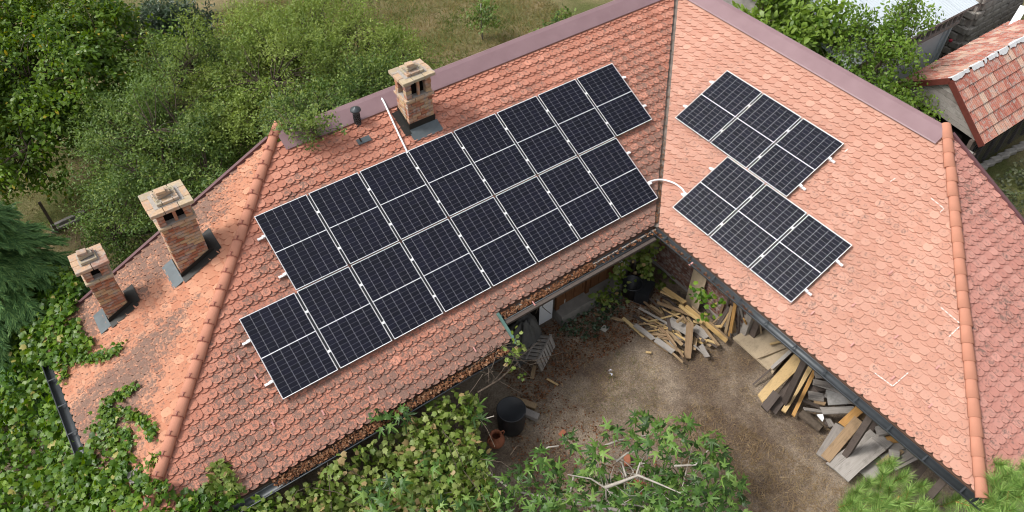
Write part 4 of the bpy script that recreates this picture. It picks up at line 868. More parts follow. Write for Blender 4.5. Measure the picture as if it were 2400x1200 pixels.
Cc = (1700, 740); S4 = 1600 / 360
def sheet(zo, s, quad, th, mat, label, cat='board', name='board'):
    pts = [PZ(zo[0] + x / s, zo[1] + y / s, z) for x, y, z in quad]; c = sum(pts) / 4; m = slab([p - c + np.array([0, 0, th]) for p in pts], th); o = m.build(name, mat, loc=c); return tag(o, label, cat)
sheet(Cc, S4, [(75, 240, .10), (490, 612, .10), (720, 330, .30), (400, 40, .30)], .05, M_ply, 'large tan plywood sheet lying tilted under the right eave', 'plywood')
sheet(Cc, S4, [(320, 460, .20), (420, 432, .20), (735, 300, .36), (660, 262, .36)], .03, M_ply, 'narrow tan offcut lying on the large plywood sheet', 'board')
plank(Cc, S4, 465, 300, 640, 255, .05, .03, 'Y', .34, .38, 'thin pale lath lying on the plywood offcut')
plank(Cc, S4, 480, 555, 745, 312, .08, .05, 'G', .22, .62, 'dark grey rail poking out from under the gutter over the plywood')
plank(Cc, S4, 285, 720, 470, 560, .035, .02, 'D', .02, .18, 'thin dark stick lying on the ground below the plywood sheet')
sheet(Cc, S4, [(335, 830, .26), (385, 912, .26), (800, 522, .52), (722, 395, .52)], .05, M_woodY, 'broad smooth yellow board slanting down from the eave to the yard', 'board')
plank(Cc, S4, 400, 985, 530, 820, .19, .09, 'D', .20, .34, 'short dark weathered beam end in front of the broad yellow board')
plank(Cc, S4, 480, 1000, 850, 500, .22, .05, 'D', .12, .44, 'dark brown board between the broad yellow board and the yellow battens')
plank(Cc, S4, 600, 1010, 900, 520, .11, .07, 'Y', .10, .50, 'left of two long yellow battens running down to the straw')
plank(Cc, S4, 700, 1050, 925, 580, .08, .07, 'O', .10, .46, 'right of two long battens, more orange, running down to the straw')
GG = 'grey boards stacked under the right eave'; LG = 'weathered grey board in the stack under the right eave'
for (x1, y1, x2, y2, w, k, za, zb) in [(930, 625, 1150, 620, .17, 'G', .50, .52), (915, 690, 1125, 735, .13, 'G', .52, .54), (910, 700, 1340, 845, .09, 'G', .46, .50), (860, 830, 1020, 860, .22, 'G', .30, .32), (1000, 995, 1340, 985, .17, 'G', .34, .40), (1275, 885, 1420, 905, .16, 'G', .44, .46), (815, 975, 1045, 1010, .07, 'G', .18, .20), (800, 880, 1010, 975, .07, 'D', .24, .26), (920, 895, 1040, 925, .09, 'T', .28, .30), (1130, 690, 1240, 770, .14, 'G', .50, .52), (1040, 800, 1280, 880, .30, 'G', .32, .36), (860, 770, 1040, 760, .20, 'D', .26, .28), (1400, 1050, 1620, 1070, .16, 'T', .30, .34), (1060, 1080, 1110, 1160, .12, 'G', .10, .14), (1030, 1110, 1180, 1180, .12, 'D', .10, .14), (940, 760, 1260, 700, .2, 'D', .36, .38), (1250, 960, 1480, 1010, .2, 'D', .22, .24)]: plank(Cc, S4, x1, y1, x2, y2, w, .035, k, za, zb, f'{"weathered grey" if k == "G" else "dark" if k == "D" else "tan"} board in the stack under the right eave', GG)
sheet(Cc, S4, [(1045, 775, .42), (1070, 935, .36), (1290, 920, .44), (1240, 780, .50)], .02, simple('crumpled_grey_film', (.30, .29, .28), .5, .4, 0, .35, 12, .8), 'crumpled grey film lying on the board stack', 'plastic film', 'plastic_film')
m = MB(); p1, p2 = PZ(Cc[0] + 790 / S4, Cc[1] + 1010 / S4, .10), PZ(Cc[0] + 1000 / S4, Cc[1] + 1180 / S4, .10); m.tube([p1 + (p2 - p1) * t for t in (0, .3, .6, 1)], [.10, .115, .10, .095], 10); tag(m.build('log', M_bark), 'thick bark-covered log lying in the straw beside the grey stack', 'log')
sheet(Cc, S4, [(950, 1035, .16), (1010, 1105, .16), (1025, 1075, .20), (1010, 1030, .20)], .03, M_white, 'white painted offcut standing between log and grey boards', 'offcut', 'offcut')
plank(Cc, S4, 1215, 1150, 1470, 910, .2, .06, 'O', .20, .62, 'orange knotty board slanting up under the gutter')
D5 = (1880, 900)
plank(D5, S4, 190, 770, 395, 440, .22, .05, 'G', .12, .42, 'grey board left of the brown-streaked board at the lower stack')
plank(D5, S4, 235, 790, 585, 375, .21, .05, 'T', .16, .56, 'brown-streaked board leaning at the lower stack with dark end face')
plank(D5, S4, 290, 870, 745, 520, .21, .05, 'G', .12, .48, 'long pale grey board beside the widest dark grey board')
plank(D5, S4, 400, 960, 790, 630, .36, .05, 'G', .16, .46, 'widest cracked grey board sloping to the yard above the young pine')
plank(D5, S4, 740, 560, 890, 680, .24, .12, 'G', .40, .40, 'squarish grey block on the lower stack'); plank(D5, S4, 770, 510, 935, 470, .2, .10, 'G', .50, .54, 'pale grey beam end with a dark slot under the gutter')
plank(D5, S4, 660, 500, 720, 420, .24, .2, 'D', .2, .3, 'dark rotten block in the gap of the lower stack')
m = MB(); p1, p2 = PZ(D5[0] + 870 / S4, D5[1] + 585 / S4, .46), PZ(D5[0] + 1090 / S4, D5[1] + 560 / S4, .5); m.tube([p1 + (p2 - p1) * t for t in (0, .4, 1)], [.07, .085, .08], 10); tag(m.build('log', M_woodO), 'orange-brown barkless log under the gutter', 'log')
for (x1, y1, x2, y2, w, k, za, zb) in [(910, 680, 1170, 610, .16, 'G', .40, .46), (940, 850, 1250, 690, .10, 'G', .30, .40), (960, 890, 1270, 730, .08, 'G', .24, .34), (800, 860, 1030, 690, .14, 'T', .34, .40), (640, 960, 960, 770, .3, 'G', .10, .2), (900, 720, 1010, 740, .16, 'G', .44, .46), (830, 800, 1100, 690, .2, 'G', .30, .36), (1000, 760, 1230, 700, .09, 'T', .3, .36)]: plank(D5, S4, x1, y1, x2, y2, w, .04, k, za, zb, 'weathered grey board fanned out above the young pine', 'grey boards fanned above the pine')
plank(D5, S4, 1120, 1050, 1340, 770, .12, .14, 'D', .10, .9, 'thick olive-brown beam leaning steeply under the gutter near the pine')
# ------------------------------------------------------------------ things standing in the yard
bc = np.array([-4.80, -1.06, -0.03])
bt = thing('rain_barrel', 'black plastic rain barrel with flat lid beside the vine', 'barrel', bc)
m = MB(); m.lathe([(0.0, 0.0), (.265, 0.0), (.285, .06), (.305, .30), (.305, .45), (.30, .66)], 36); link(bpy.data.objects.new('drum', m.mesh('drum', M_plast, True)), bt)
m = MB(); m.lathe([(.31, .64), (.318, .68), (.31, .70), (.295, .695), (.28, .675), (0, .68)], 36); link(bpy.data.objects.new('lid', m.mesh('lid', M_plast, True)), bt)
pc = PZ(1163, 1040, 0.0); pot = thing('clay_pot', 'round terracotta pot with narrow neck in front of the rain barrel', 'pot', pc)
m = MB(); m.lathe([(0, 0), (.10, 0), (.17, .08), (.19, .17), (.16, .26), (.105, .31), (.10, .36), (.125, .39), (.11, .39), (.085, .34), (.085, .28)], 24); link(bpy.data.objects.new('body', m.mesh('body', M_pot, True)), pot)
for sx in (-1, 1): m = MB(); m.tube([(sx * .11, 0, .37), (sx * .19, 0, .36), (sx * .21, 0, .28), (sx * .17, 0, .22)], .016, 6); link(bpy.data.objects.new('handle', m.mesh('handle', M_pot, True)), pot)
tb = PZ(1478, 690, 0.0); t_ = thing('black_tub', 'black plastic tub half hidden by vines in the inner corner', 'tub', tb)
m = MB(); m.lathe([(0, .02), (.20, .02), (.24, .40), (.265, .42), (.265, .45), (.235, .45), (.20, .06), (0, .06)], 28); link(bpy.data.objects.new('shell', m.mesh('shell', M_plast, True)), t_)
m = MB(); m.box((.2, -.25, .2), (.5, .35, .4), rz=.5); link(bpy.data.objects.new('base_box', m.mesh('base_box', M_plast)), t_)
ct = PZ(1252, 838, 0.0); cr = thing('slatted_crate', 'grey slatted wooden crate tilted beside the netting heap', 'crate', ct)
Rc = Matrix.Rotation(.52, 4, 'Z') @ Matrix.Rotation(-.35, 4, 'X')
def cb(name, c, s): m = MB(); m.box((0, 0, 0), s, r=0); inst(name, bevel_mesh(m.mesh(name, M_woodG), .004), Matrix.Translation((0, 0, .28)) @ Rc @ Matrix.Translation(c), cr)
for i in range(7): cb('slat', (-.33 + i * .11, 0, .13), (.075, .62, .018))
for i in range(7): cb('slat', (-.33 + i * .11, -.3, -.06), (.075, .018, .34))
for y in (-.31, 0, .31): cb('rail', (0, y, .155), (.80, .045, .03))
for x in (-.38, .38):
    for y in (-.29, .29): cb('post', (x, y, -.02), (.045, .045, .40))
m = MB(); n_ = 26; nc_ = PZ(1222, 770, .55); vs = []; r = random.Random(2)
for j in range(n_):
    for i in range(n_):
        x, y = -1 + 2 * i / (n_ - 1), -1 + 2 * j / (n_ - 1); rr = math.hypot(x, y); a = math.atan2(y, x)
        h = .95 * max(0, 1 - rr ** 2.2) ** .6 * (1 + .10 * math.sin(a * 9 + rr * 2) + .06 * math.sin(a * 17)) + .03 * math.sin(i * 1.7) * math.cos(j * 2.1) - .02; vs.append((x * .52 * (1 + .05 * math.sin(a * 6)), y * .46, h))
m.add(vs, [(j * n_ + i, j * n_ + i + 1, (j + 1) * n_ + i + 1, (j + 1) * n_ + i) for j in range(n_ - 1) for i in range(n_ - 1)], r=0); o = m.build('netting_heap', M_net, smooth=True, loc=(nc_[0], nc_[1] - .05, 0)); tag(o, 'grey netting draped over a heap beside the white panel', 'netting')
def bits(name, label, cat, px, size, mat, z=.012, rz=0.0):
    p = PZ(*px, z); m = MB(); m.box((0, 0, 0), size, r=0); return tag(inst(name, bevel_mesh(m.mesh(name, mat), .003), Matrix.Translation(p) @ Matrix.Rotation(rz, 4, 'Z')), label, cat)
bits('paver', 'pale square paver lying on the soil near the kindling', 'paver', (1417, 770), (.17, .15, .03), M_plaster, .01, .3)
bits('stick', 'pale wood stick lying alone on the yard soil', 'stick', (1295, 895), (.05, .30, .02), M_woodY, .012, .35); bits('stick', 'tiny wood chip on the yard soil near the pale stick', 'stick', (1318, 902), (.03, .10, .015), M_woodT, .01, -.4)
bits('offcut', 'pale chip standing at the left foot of the kindling pile', 'offcut', (1520, 826), (.05, .13, .03), M_woodY, .02, .8); bits('rough_plank', 'broken pale plank beside the slatted crate', 'plank', (1250, 872), (.36, .09, .04), M_woodT, .02, .75)
bits('stone_block', 'pale stone block on the door sill', 'block', (1325, 694), (.30, .2, .14), M_plaster, .42, .2); bits('stone_block', 'upper pale stone block stacked on another at the door sill', 'block', (1328, 680), (.26, .18, .12), M_stone, .55, .35)
bits('beam_offcut', 'dark beam offcut lying behind the rain barrel', 'beam', (1240, 970), (.16, .45, .12), M_woodG, .06, .5); bits('beam_offcut', 'bark-brown board behind the rain barrel nearest to it', 'beam', (1232, 945), (.14, .5, .08), M_woodT, .04, .55)
m = MB(); p = PZ(1427, 876, .02); r = random.Random(6)
for i in range(9): q = p + np.array([r.gauss(0, .04), r.gauss(0, .03), r.uniform(0, .04)]); m.add([q + np.array([r.uniform(-.06, .06), r.uniform(-.05, .05), r.uniform(0, .04)]) for _ in range(3)], [(0, 1, 2)])
tag(m.build('plastic_scrap', simple('thin_pale_plastic', (.55, .56, .62), .3, .5, 0, .1, 10)), 'crumpled pale plastic scrap in the middle of the yard', 'plastic scrap')
st = thing('tile_stack', 'small stack of spare red roof tiles under the fig branches', 'tile stack', PZ(1492, 1150, 0))
for i in range(6):
    m = MB(); m.box((0, 0, 0), (.24, .4, .02), r=0); inst('spare_tile', bpy.data.meshes.get('spare_tile') or bevel_mesh(m.mesh('spare_tile', M_pot), .004), Matrix.Translation((pr.gauss(0, .012), pr.gauss(0, .012), .03 + i * .028)) @ Matrix.Rotation(.5 + pr.gauss(0, .05), 4, 'Z'), st)
tag(inst('spare_tile', bpy.data.meshes['spare_tile'], Matrix.Translation(PZ(1522, 1150, .14)) @ Matrix.Rotation(.5, 4, 'Z') @ Matrix.Rotation(1.2, 4, 'Y')), 'single red tile leaning on the tile stack', 'tile')
bits('red_brick', 'red brick half hidden under the fig leaves', 'brick', (1470, 1078), (.25, .13, .08), M_pot, .04, .9); bits('red_shard', 'flat red tile shard on the soil near the fig tips', 'shard', (1318, 1015), (.16, .1, .02), M_pot, .01, .2)
bits('fallen_beam', 'upper of two grey beams lying in the rear garden', 'beam', (160, 514), (.9, .10, .10), M_woodG, .05, .1); bits('fallen_beam', 'lower of two grey beams lying in the rear garden', 'beam', (163, 524), (.95, .07, .07), M_woodG, .04, .1)
bo, M_ = bar(PZ(135, 545, 0.0), PZ(135, 545, 0.0) + np.array([0, 0, 1.1]), .07, .07); tag(inst('garden_stake', bo.mesh('garden_stake', M_woodD), M_), 'thin dark stake beside the conifer in the rear garden', 'stake')
# ------------------------------------------------------------------ plants
def unit(a): return a / (np.linalg.norm(a, axis=-1, keepdims=True) + 1e-9)
def tpl_simple(w=0.25, fold=0.07): return np.array([(0, 0, 0), (w, .45, fold), (0, 1, -.06), (-w, .45, fold)], float), np.array([(0, 1, 2), (0, 2, 3)])
def tpl_oval(w=0.24):
    v = [(0, 0, 0), (w * .75, .22, .03), (w, .5, .05), (w * .6, .8, .02), (0, 1, -.06), (-w * .6, .8, .02), (-w, .5, .05), (-w * .75, .22, .03)]
    return np.array(v, float), np.array([(0, 1, 7), (1, 2, 7), (2, 6, 7), (2, 3, 6), (3, 5, 6), (3, 4, 5)])
def tpl_lobed(tips, notch, sharp=0.5, curl=.25):
    # leaf outline around a petiole point: lobes as (angle from the midrib, length); notches between them
    pts = [(0, 0)]; c = (0, 0.28)
    out = [(0.0, 0.0)]
    for i, (a, l) in enumerate(tips):
        a = math.radians(a)
        if i: am = math.radians((tips[i - 1][0] + tips[i][0]) / 2); out.append((notch * math.sin(am), .28 + notch * math.cos(am)))
        for da, f in ((-.20 * sharp, .72), (0, 1.0), (.20 * sharp, .72)): out.append((l * f * math.sin(a + da), .28 + l * f * math.cos(a + da)))
    v = [(c[0], c[1], .04)] + [(x, y, -curl * (x * x + (y - .28) ** 2) + .10 * abs(x)) for x, y in out]; n = len(out)
    return np.array(v, float), np.array([(0, 1 + (i + 1) % n, 1 + i) for i in range(n)])
T_FIG = tpl_lobed([(-118, .36), (-62, .62), (0, .80), (62, .62), (118, .36)], .15, .72, .45)
T_VINE = tpl_lobed([(-120, .42), (-60, .50), (0, .60), (60, .50), (120, .42)], .38, 1.5)
T_IVY = tpl_lobed([(-100, .40), (-50, .46), (0, .62), (50, .46), (100, .40)], .30, 1.1)
def orient(D, N):
    D = unit(D); X = unit(np.cross(D, N)); Z = np.cross(X, D); return X, D, Z
def leaves(name, tpl, P, D, N, S, mat, parent=None, rnd=None, singles=0, single_name='leaf'):
    V, Fc = tpl; n = len(P); R = np.random.default_rng(n + 13); rnd = R.random(n) if rnd is None else rnd
    X, Y, Z = orient(D, N); k = len(V)
    if singles and n:
        dist = np.linalg.norm(P - CC, axis=1); pp = proj(P); vis = (pp[:, 0] > 3) & (pp[:, 0] < 2397) & (pp[:, 1] > 3) & (pp[:, 1] < 1197)
        key = np.where(vis, S / dist - 0.002 * (P[:, 2].max() - P[:, 2]), -1); idx = np.argsort(-key)[:singles]; idx = idx[key[idx] > 0]
        me = bpy.data.meshes.new(single_name); me.from_pydata(V.tolist(), [], Fc.tolist()); setmat(me, mat); a = me.attributes.new('rnd', 'FLOAT', 'POINT'); a.data.foreach_set('value', np.zeros(k))
        for i in idx: inst(single_name, me, frame(X[i] * S[i], Y[i] * S[i], Z[i] * S[i], P[i]), parent)
        keep = np.ones(n, bool); keep[idx] = False; P, X, Y, Z, S, rnd = P[keep], X[keep], Y[keep], Z[keep], S[keep], rnd[keep]; n = len(P)
    W_ = P[:, None, :] + S[:, None, None] * (V[None, :, 0, None] * X[:, None, :] + V[None, :, 1, None] * Y[:, None, :] + V[None, :, 2, None] * Z[:, None, :])
    F_ = (Fc[None] + (np.arange(n) * k)[:, None, None]).reshape(-1, 3); me = bpy.data.meshes.new(name)
    me.vertices.add(n * k); me.vertices.foreach_set('co', W_.astype(np.float32).ravel()); nf = len(F_)
    me.loops.add(nf * 3); me.loops.foreach_set('vertex_index', F_.astype(np.int32).ravel()); me.polygons.add(nf); me.polygons.foreach_set('loop_start', np.arange(nf, dtype=np.int32) * 3)
    setmat(me, mat); a = me.attributes.new('rnd', 'FLOAT', 'POINT'); a.data.foreach_set('value', np.repeat(rnd, k).astype(np.float32)); me.update(calc_edges=True)
    o = bpy.data.objects.new(name, me); link(o, parent); return tag(o, kind='stuff')
def limb(m, p0, p1, r0, r1, R, bend=.12, n=6, sides=6):
    p0 = np.array(p0, float); p1 = np.array(p1, float); L = np.linalg.norm(p1 - p0); off = R.normal(0, 1, 3) * L * bend; off[2] += L * bend * .5
    pts = [p0 + (p1 - p0) * t + off * math.sin(math.pi * t) * (1 - .3 * t) + R.normal(0, L * .012, 3) * (0 < t < 1) for t in np.linspace(0, 1, n)]
    m.tube(pts, list(np.linspace(r0, r1, n)), sides, cap=False); return pts
def tree(name, label, base, blobs, n_twig, per, ll, tpl, mleaf, mbark, trunk_r=.13, twig=.45, seed=1, fork=.35, droop=0.0, spread=.10, upn=.9, n_limb=14, group='garden trees', cat='tree', thin=60, clump=11, cs=.20):
    R = np.random.default_rng(seed); base = np.array(base, float); t = thing(name, label, cat, base, group); B = [(np.array(c, float), np.array(r, float)) for c, r in blobs]
    vol = np.array([np.prod(r) ** .75 for c, r in B]); vol /= vol.sum(); ch = R.choice(len(B), n_twig, p=vol); d = unit(R.normal(0, 1, (n_twig, 3))); rad = .45 + .55 * R.random(n_twig) ** .5
    nc_ = max(6, n_twig // clump); ch = ch[:nc_]; d = d[:nc_]; rad = rad[:nc_]
    C_ = np.array([B[i][0] for i in ch]); R_ = np.array([B[i][1] for i in ch])
    lump = 1 + .22 * np.sin(d[:, 0] * 5 + ch) * np.sin(d[:, 1] * 6 + 2 * ch) + .14 * np.sin(d[:, 2] * 9 + d[:, 0] * 7)
    KP = C_ + d * R_ * (rad * lump)[:, None]; kid = R.integers(0, nc_, n_twig); TPs = KP[kid] + R.normal(0, 1, (n_twig, 3)) * np.array([cs, cs, cs * .7]); TPs[:, 2] = np.maximum(TPs[:, 2], .25); tone = R.random(nc_)[kid]
    cen = sum(c * v for (c, r), v in zip(B, vol)); m = MB(); fk = base + (cen - base) * fork; fk[:2] = base[:2] + (cen - base)[:2] * fork * .5
    limb(m, base, fk, trunk_r, trunk_r * .8, R, .03, 6, 8); limbs = []
    for i in range(n_limb):
        c, r = B[i % len(B)]; tip = c + unit(R.normal(0, 1, 3)) * r * .5; limbs.append(limb(m, fk, tip, trunk_r * .55, trunk_r * .16, R, .10, 7))
    LP = np.array([p for l in limbs for p in l[2:]]); sel = R.choice(n_twig, min(n_twig, thin * 6), replace=False); nod = []
    for i in range(nc_): q = LP[np.argmin(np.linalg.norm(LP - KP[i], axis=1))]; limb(m, q, KP[i], trunk_r * .14, .006, R, .08, 4, 4)
    for i in sel:
        q = LP[np.argmin(np.linalg.norm(LP - TPs[i], axis=1) + R.random(len(LP)) * .3)]; nod.append(limb(m, q, TPs[i], trunk_r * .10, .004, R, .10, 4, 4))
    m.build('trunk', mbark, smooth=True); tr = bpy.context.scene.objects[-1] if False else None
    o = [x for x in col.objects if x.name.startswith('trunk') and x.parent is None][-1]; tp(o, t)
    tw = unit(unit(TPs - cen) * .8 + np.array([0, 0, .35 - droop]) + R.normal(0, .45, (n_twig, 3)))
    n = n_twig * per; tt = np.tile(np.linspace(-.5, .5, per), n_twig); TW_ = np.repeat(tw, per, 0); P = np.repeat(TPs, per, 0) + TW_ * (tt * twig)[:, None] + R.normal(0, spread * .5, (n, 3)); P[:, 2] -= droop * (tt + .5) ** 2 * twig
    D = TW_ * .7 + R.normal(0, .75, (n, 3)) - np.array([0, 0, .15 + droop]); N = np.array([0, 0, upn]) + R.normal(0, .55, (n, 3)) + unit(P - cen) * .3
    rn = np.clip(np.repeat(tone, per) * .55 + R.random(n) * .45, 0, .999)
    o = leaves('crown', tpl, P, D, N, ll * R.uniform(.65, 1.25, n), mleaf, None, rn); tp(o, t); return t
M_lplum = leaf_material('plum_leaf', [(0.0875, 0.1392, 0.0347), (0.1488, 0.2122, 0.0539), (0.2188, 0.2801, 0.0809), (0.2800, 0.3395, 0.1155)], .3)
M_lplum2 = leaf_material('plum_leaf_deep', [(0.0662, 0.1154, 0.0350), (0.1139, 0.1782, 0.0525), (0.1691, 0.2377, 0.0665), (0.2114, 0.2716, 0.0875)], .3)
M_lwal = leaf_material('walnut_leaf', [(0.0408, 0.0900, 0.0171), (0.0765, 0.1425, 0.0256), (0.1211, 0.1950, 0.0370), (0.1594, 0.2400, 0.0499)], .3, .4, .4, (0.42, 0.34, 0.03), .02)
M_ldark = leaf_material('dark_shrub_leaf', [(0.0286, 0.0520, 0.0286), (0.0520, 0.0832, 0.0468), (0.0910, 0.1300, 0.0780)], .2, .35, .5)
M_lright = leaf_material('elder_leaf', [(0.0706, 0.1256, 0.0270), (0.1154, 0.1946, 0.0405), (0.1795, 0.2637, 0.0607), (0.2437, 0.3390, 0.0945)], .32, .4, .4)
M_lvine = leaf_material('vine_leaf', [(0.0416, 0.0961, 0.0187), (0.0743, 0.1467, 0.0262), (0.1139, 0.1973, 0.0355), (0.1782, 0.2631, 0.0561)], .3, .4, .4, (0.36, 0.33, 0.09), .03)
M_lgrape = leaf_material('grape_leaf', [(0.0850, 0.1350, 0.0280), (0.1400, 0.2000, 0.0480), (0.2100, 0.2750, 0.0850), (0.2900, 0.3300, 0.1300)], .32, .45, .35, (0.38, 0.28, 0.13), .05)
M_lfig = leaf_material('fig_leaf', [(0.028, 0.060, 0.018), (0.045, 0.085, 0.025), (0.0550, 0.1155, 0.0286), (0.0935, 0.1705, 0.0440), (0.1375, 0.2310, 0.0605), (0.2090, 0.3025, 0.0990)], .25, .45, .4)
M_needle = leaf_material('cypress_spray', [(0.0506, 0.1159, 0.0470), (0.0910, 0.1792, 0.0687), (0.1517, 0.2635, 0.0994), (0.2150, 0.3373, 0.1264)], .15, .6, .25)
M_pine = leaf_material('pine_needle', [(0.1293, 0.2329, 0.0748), (0.2070, 0.3337, 0.1047), (0.3105, 0.4502, 0.1495), (0.4312, 0.5589, 0.2242)], .2, .5, .3)
M_weed = leaf_material('grey_weed', [(0.05, 0.058, 0.036), (0.085, 0.095, 0.06), (0.12, 0.13, 0.08), (0.06, 0.09, 0.035)], .2, .6, .2)
TS = tpl_simple(.24); TO = tpl_oval(.25); TN = tpl_simple(.17)
tree('plum_tree', 'bushy plum tree behind the tall middle chimney', (-8.3, 8.6, -.05), [((-8.2, 8.0, 3.0), (1.9, 2.0, 1.6)), ((-9.5, 7.2, 2.3), (1.05, 1.2, 1.1)), ((-7.0, 9.7, 3.2), (1.5, 1.8, 1.3)), ((-8.6, 10.0, 2.6), (1.3, 1.3, 1.1)), ((-7.4, 7.0, 2.4), (1.3, 1.1, 1.2))], 3100, 25, .074, TS, M_lplum2, M_bark, .14, .5, 11)
tree('plum_tree', 'largest light green plum tree overhanging the left ridge', (-4.3, 8.8, -.05), [((-4.6, 8.3, 3.5), (2.1, 1.8, 1.5)), ((-3.0, 8.6, 3.3), (1.9, 1.7, 1.3)), ((-5.9, 10.0, 3.5), (1.6, 1.8, 1.3)), ((-2.1, 8.2, 3.0), (1.2, 1.3, 1.1)), ((-3.8, 10.6, 3.3), (2.0, 1.6, 1.2)), ((-6.3, 7.6, 3.2), (1.1, 1.1, 1.1))], 4300, 26, .074, TS, M_lplum, M_bark, .17, .5, 12)
tree('plum_tree', 'deeper green plum tree with twigs hanging over the roof beside the vent pipe', (-4.6, 6.9, -.05), [((-4.7, 6.1, 4.0), (1.0, .7, .5)), ((-5.4, 5.9, 4.3), (.8, .7, .45)), ((-3.7, 6.5, 3.7), (1.1, .8, .8)), ((-2.6, 6.9, 3.3), (1.0, .7, .8)), ((-5.8, 4.55, 4.95), (.40, .25, .14)), ((-6.1, 4.8, 5.05), (.3, .2, .12)), ((-5.0, 4.15, 4.62), (.10, .06, .04)), ((-5.2, 4.4, 4.8), (.25, .15, .08))], 1500, 24, .072, TS, M_lplum2, M_bark, .10, .4, 13)
tree('walnut_tree', 'walnut tree with scattered yellow leaves at the top left corner', (-9.7, 14.0, -.05), [((-9.6, 12.9, 3.4), (2.0, 1.8, 1.3)), ((-11.3, 12.0, 3.0), (1.5, 1.4, 1.2)), ((-8.0, 13.6, 3.2), (1.4, 1.5, 1.2)), ((-10.4, 14.8, 3.8), (2.2, 1.8, 1.3)), ((-11.2, 10.8, 2.6), (1.0, .9, .8)), ((-8.3, 11.7, 2.4), (.9, .9, .8))], 2500, 20, .128, TO, M_lwal, M_bark, .16, .5, 14, droop=.3, cs=.26)
tree('laurel_shrub', 'dark narrow-leaved shrub between walnut and plum at the top edge', (-6.1, 15.1, -.05), [((-6.1, 15.0, 1.7), (1.35, 1.2, 1.3)), ((-5.3, 14.6, 1.3), (.8, .8, .9))], 1100, 20, .15, TN, M_ldark, M_bark, .07, .4, 15, cat='shrub', group='garden shrubs')
tree('elder_tree', 'leafy walnut-like tree right behind the right ridge', (7.2, 3.6, -.05), [((7.5, 3.5, 2.9), (1.2, 1.2, 1.0)), ((6.6, 3.4, 2.5), (.7, .9, .8)), ((8.3, 2.5, 2.7), (1.0, 1.0, .9)), ((8.6, 3.6, 3.2), (1.1, 1.0, .9))], 760, 16, .20, TO, M_lright, M_bark, .09, .5, 16, droop=.15)
tree('elder_tree', 'loose light green tree in front of the tin shed', (9.4, 1.0, -.05), [((9.3, 1.9, 3.0), (.8, .5, .7)), ((9.0, .9, 2.9), (1.1, .9, 1.0)), ((10.3, 1.1, 3.4), (1.0, .7, .6)), ((8.2, -.3, 2.2), (.9, .8, .9)), ((9.0, -.4, 2.4), (.8, .7, .7)), ((7.9, -1.0, 1.7), (.6, .5, .6))], 900, 12, .115, TO, M_lright, M_bark, .07, .55, 17, droop=.1)
tree('garden_bush', 'small bush at the top edge behind the ridge, left of the valley', (4.5, 9.0, -.05), [((4.5, 8.9, 1.0), (1.3, .8, .8)), ((5.6, 8.2, .9), (.9, .7, .7))], 420, 16, .12, TO, M_lplum2, M_bark, .04, .4, 18, cat='shrub', group='garden shrubs')
tree('garden_bush', 'shadowy bush right of the valley top behind the right ridge', (6.6, 6.1, -.05), [((6.4, 5.9, 1.8), (1.0, .8, .8)), ((5.9, 6.6, 1.6), (.7, .7, .7))], 420, 16, .11, TO, M_lplum2, M_bark, .04, .4, 19, cat='shrub', group='garden shrubs')
sb = PZ(1130, 93, 0)
tree('sapling', 'thin sapling tied to a pale stake on the rear lawn', sb, [((sb[0] + .02, sb[1], 1.0), (.35, .35, .6))], 60, 10, .11, TO, M_lplum2, M_bark, .015, .3, 20, n_limb=4, thin=4)
bo, M_ = bar(sb + (.05, .05, 0), sb + (.02, .05, 1.35), .035, .035); tag(inst('garden_stake', bo.mesh('garden_stake', M_woodG), M_), 'pale stake supporting the sapling on the rear lawn', 'stake')
# --- cypress at the left edge: drooping feathery sprays
def cypress(base, H, rad, label, seed):
    R = np.random.default_rng(seed); base = np.array(base, float); t = thing('cypress_tree', label, 'tree', base, 'garden trees'); m = MB(); top = base + (0, 0, H); m.tube([base, base + (0, 0, H * .5), top], [.14, .09, .01], 8)
    P, D, N = [], [], []
    for k in range(230):
        h = R.uniform(.04, .97) ** .9; a = R.uniform(0, 2 * math.pi); L = rad * (1 - h) ** .75 * R.uniform(.75, 1.1) + .25; p0 = base + (0, 0, H * h); d = np.array([math.cos(a), math.sin(a), .25]); pts = [p0 + d * L * s + np.array([0, 0, -.55 * L * s * s]) for s in np.linspace(0, 1, 6)]; m.tube(pts, list(np.linspace(.025, .006, 6)), 4, cap=False)
        side = np.array([-math.sin(a), math.cos(a), 0])
        for s in np.linspace(.25, 1.0, 15):
            q = p0 + d * L * s + np.array([0, 0, -.55 * L * s * s]); ax = unit(d + np.array([0, 0, -1.1 * s]))
            for sg_ in (-1, 1, 0):
                bl = R.uniform(.22, .42); bd = unit(ax * .9 + side * sg_ * .55 + np.array([0, 0, R.normal(0, .12)])); nn = 22; tt = np.linspace(.05, 1, nn)
                for x in tt:
                    for g in (-1, 1): P.append(q + bd * bl * x + np.array([0, 0, -.12 * bl * x * x])); D.append(unit(bd + side * g * .55 * (1 if sg_ == 0 else .8) + R.normal(0, .14, 3))); N.append(np.array([0, 0, 1.]) + R.normal(0, .25, 3))
    o = m.build('trunk', M_bark, smooth=True); tp(o, t); P, D, N = map(np.array, (P, D, N)); n = len(P); print('cypress', n)
    tp(leaves('crown', (np.array([(-.10, 0, 0), (.10, 0, 0), (0, 1, -.05)], float), np.array([(0, 1, 2)])), P, D, N, R.uniform(.07, .12, n), M_needle), t)
cypress((-12.5, 7.0, -.05), 5.2, 2.2, 'feathery blue-green cypress at the left edge', 3)
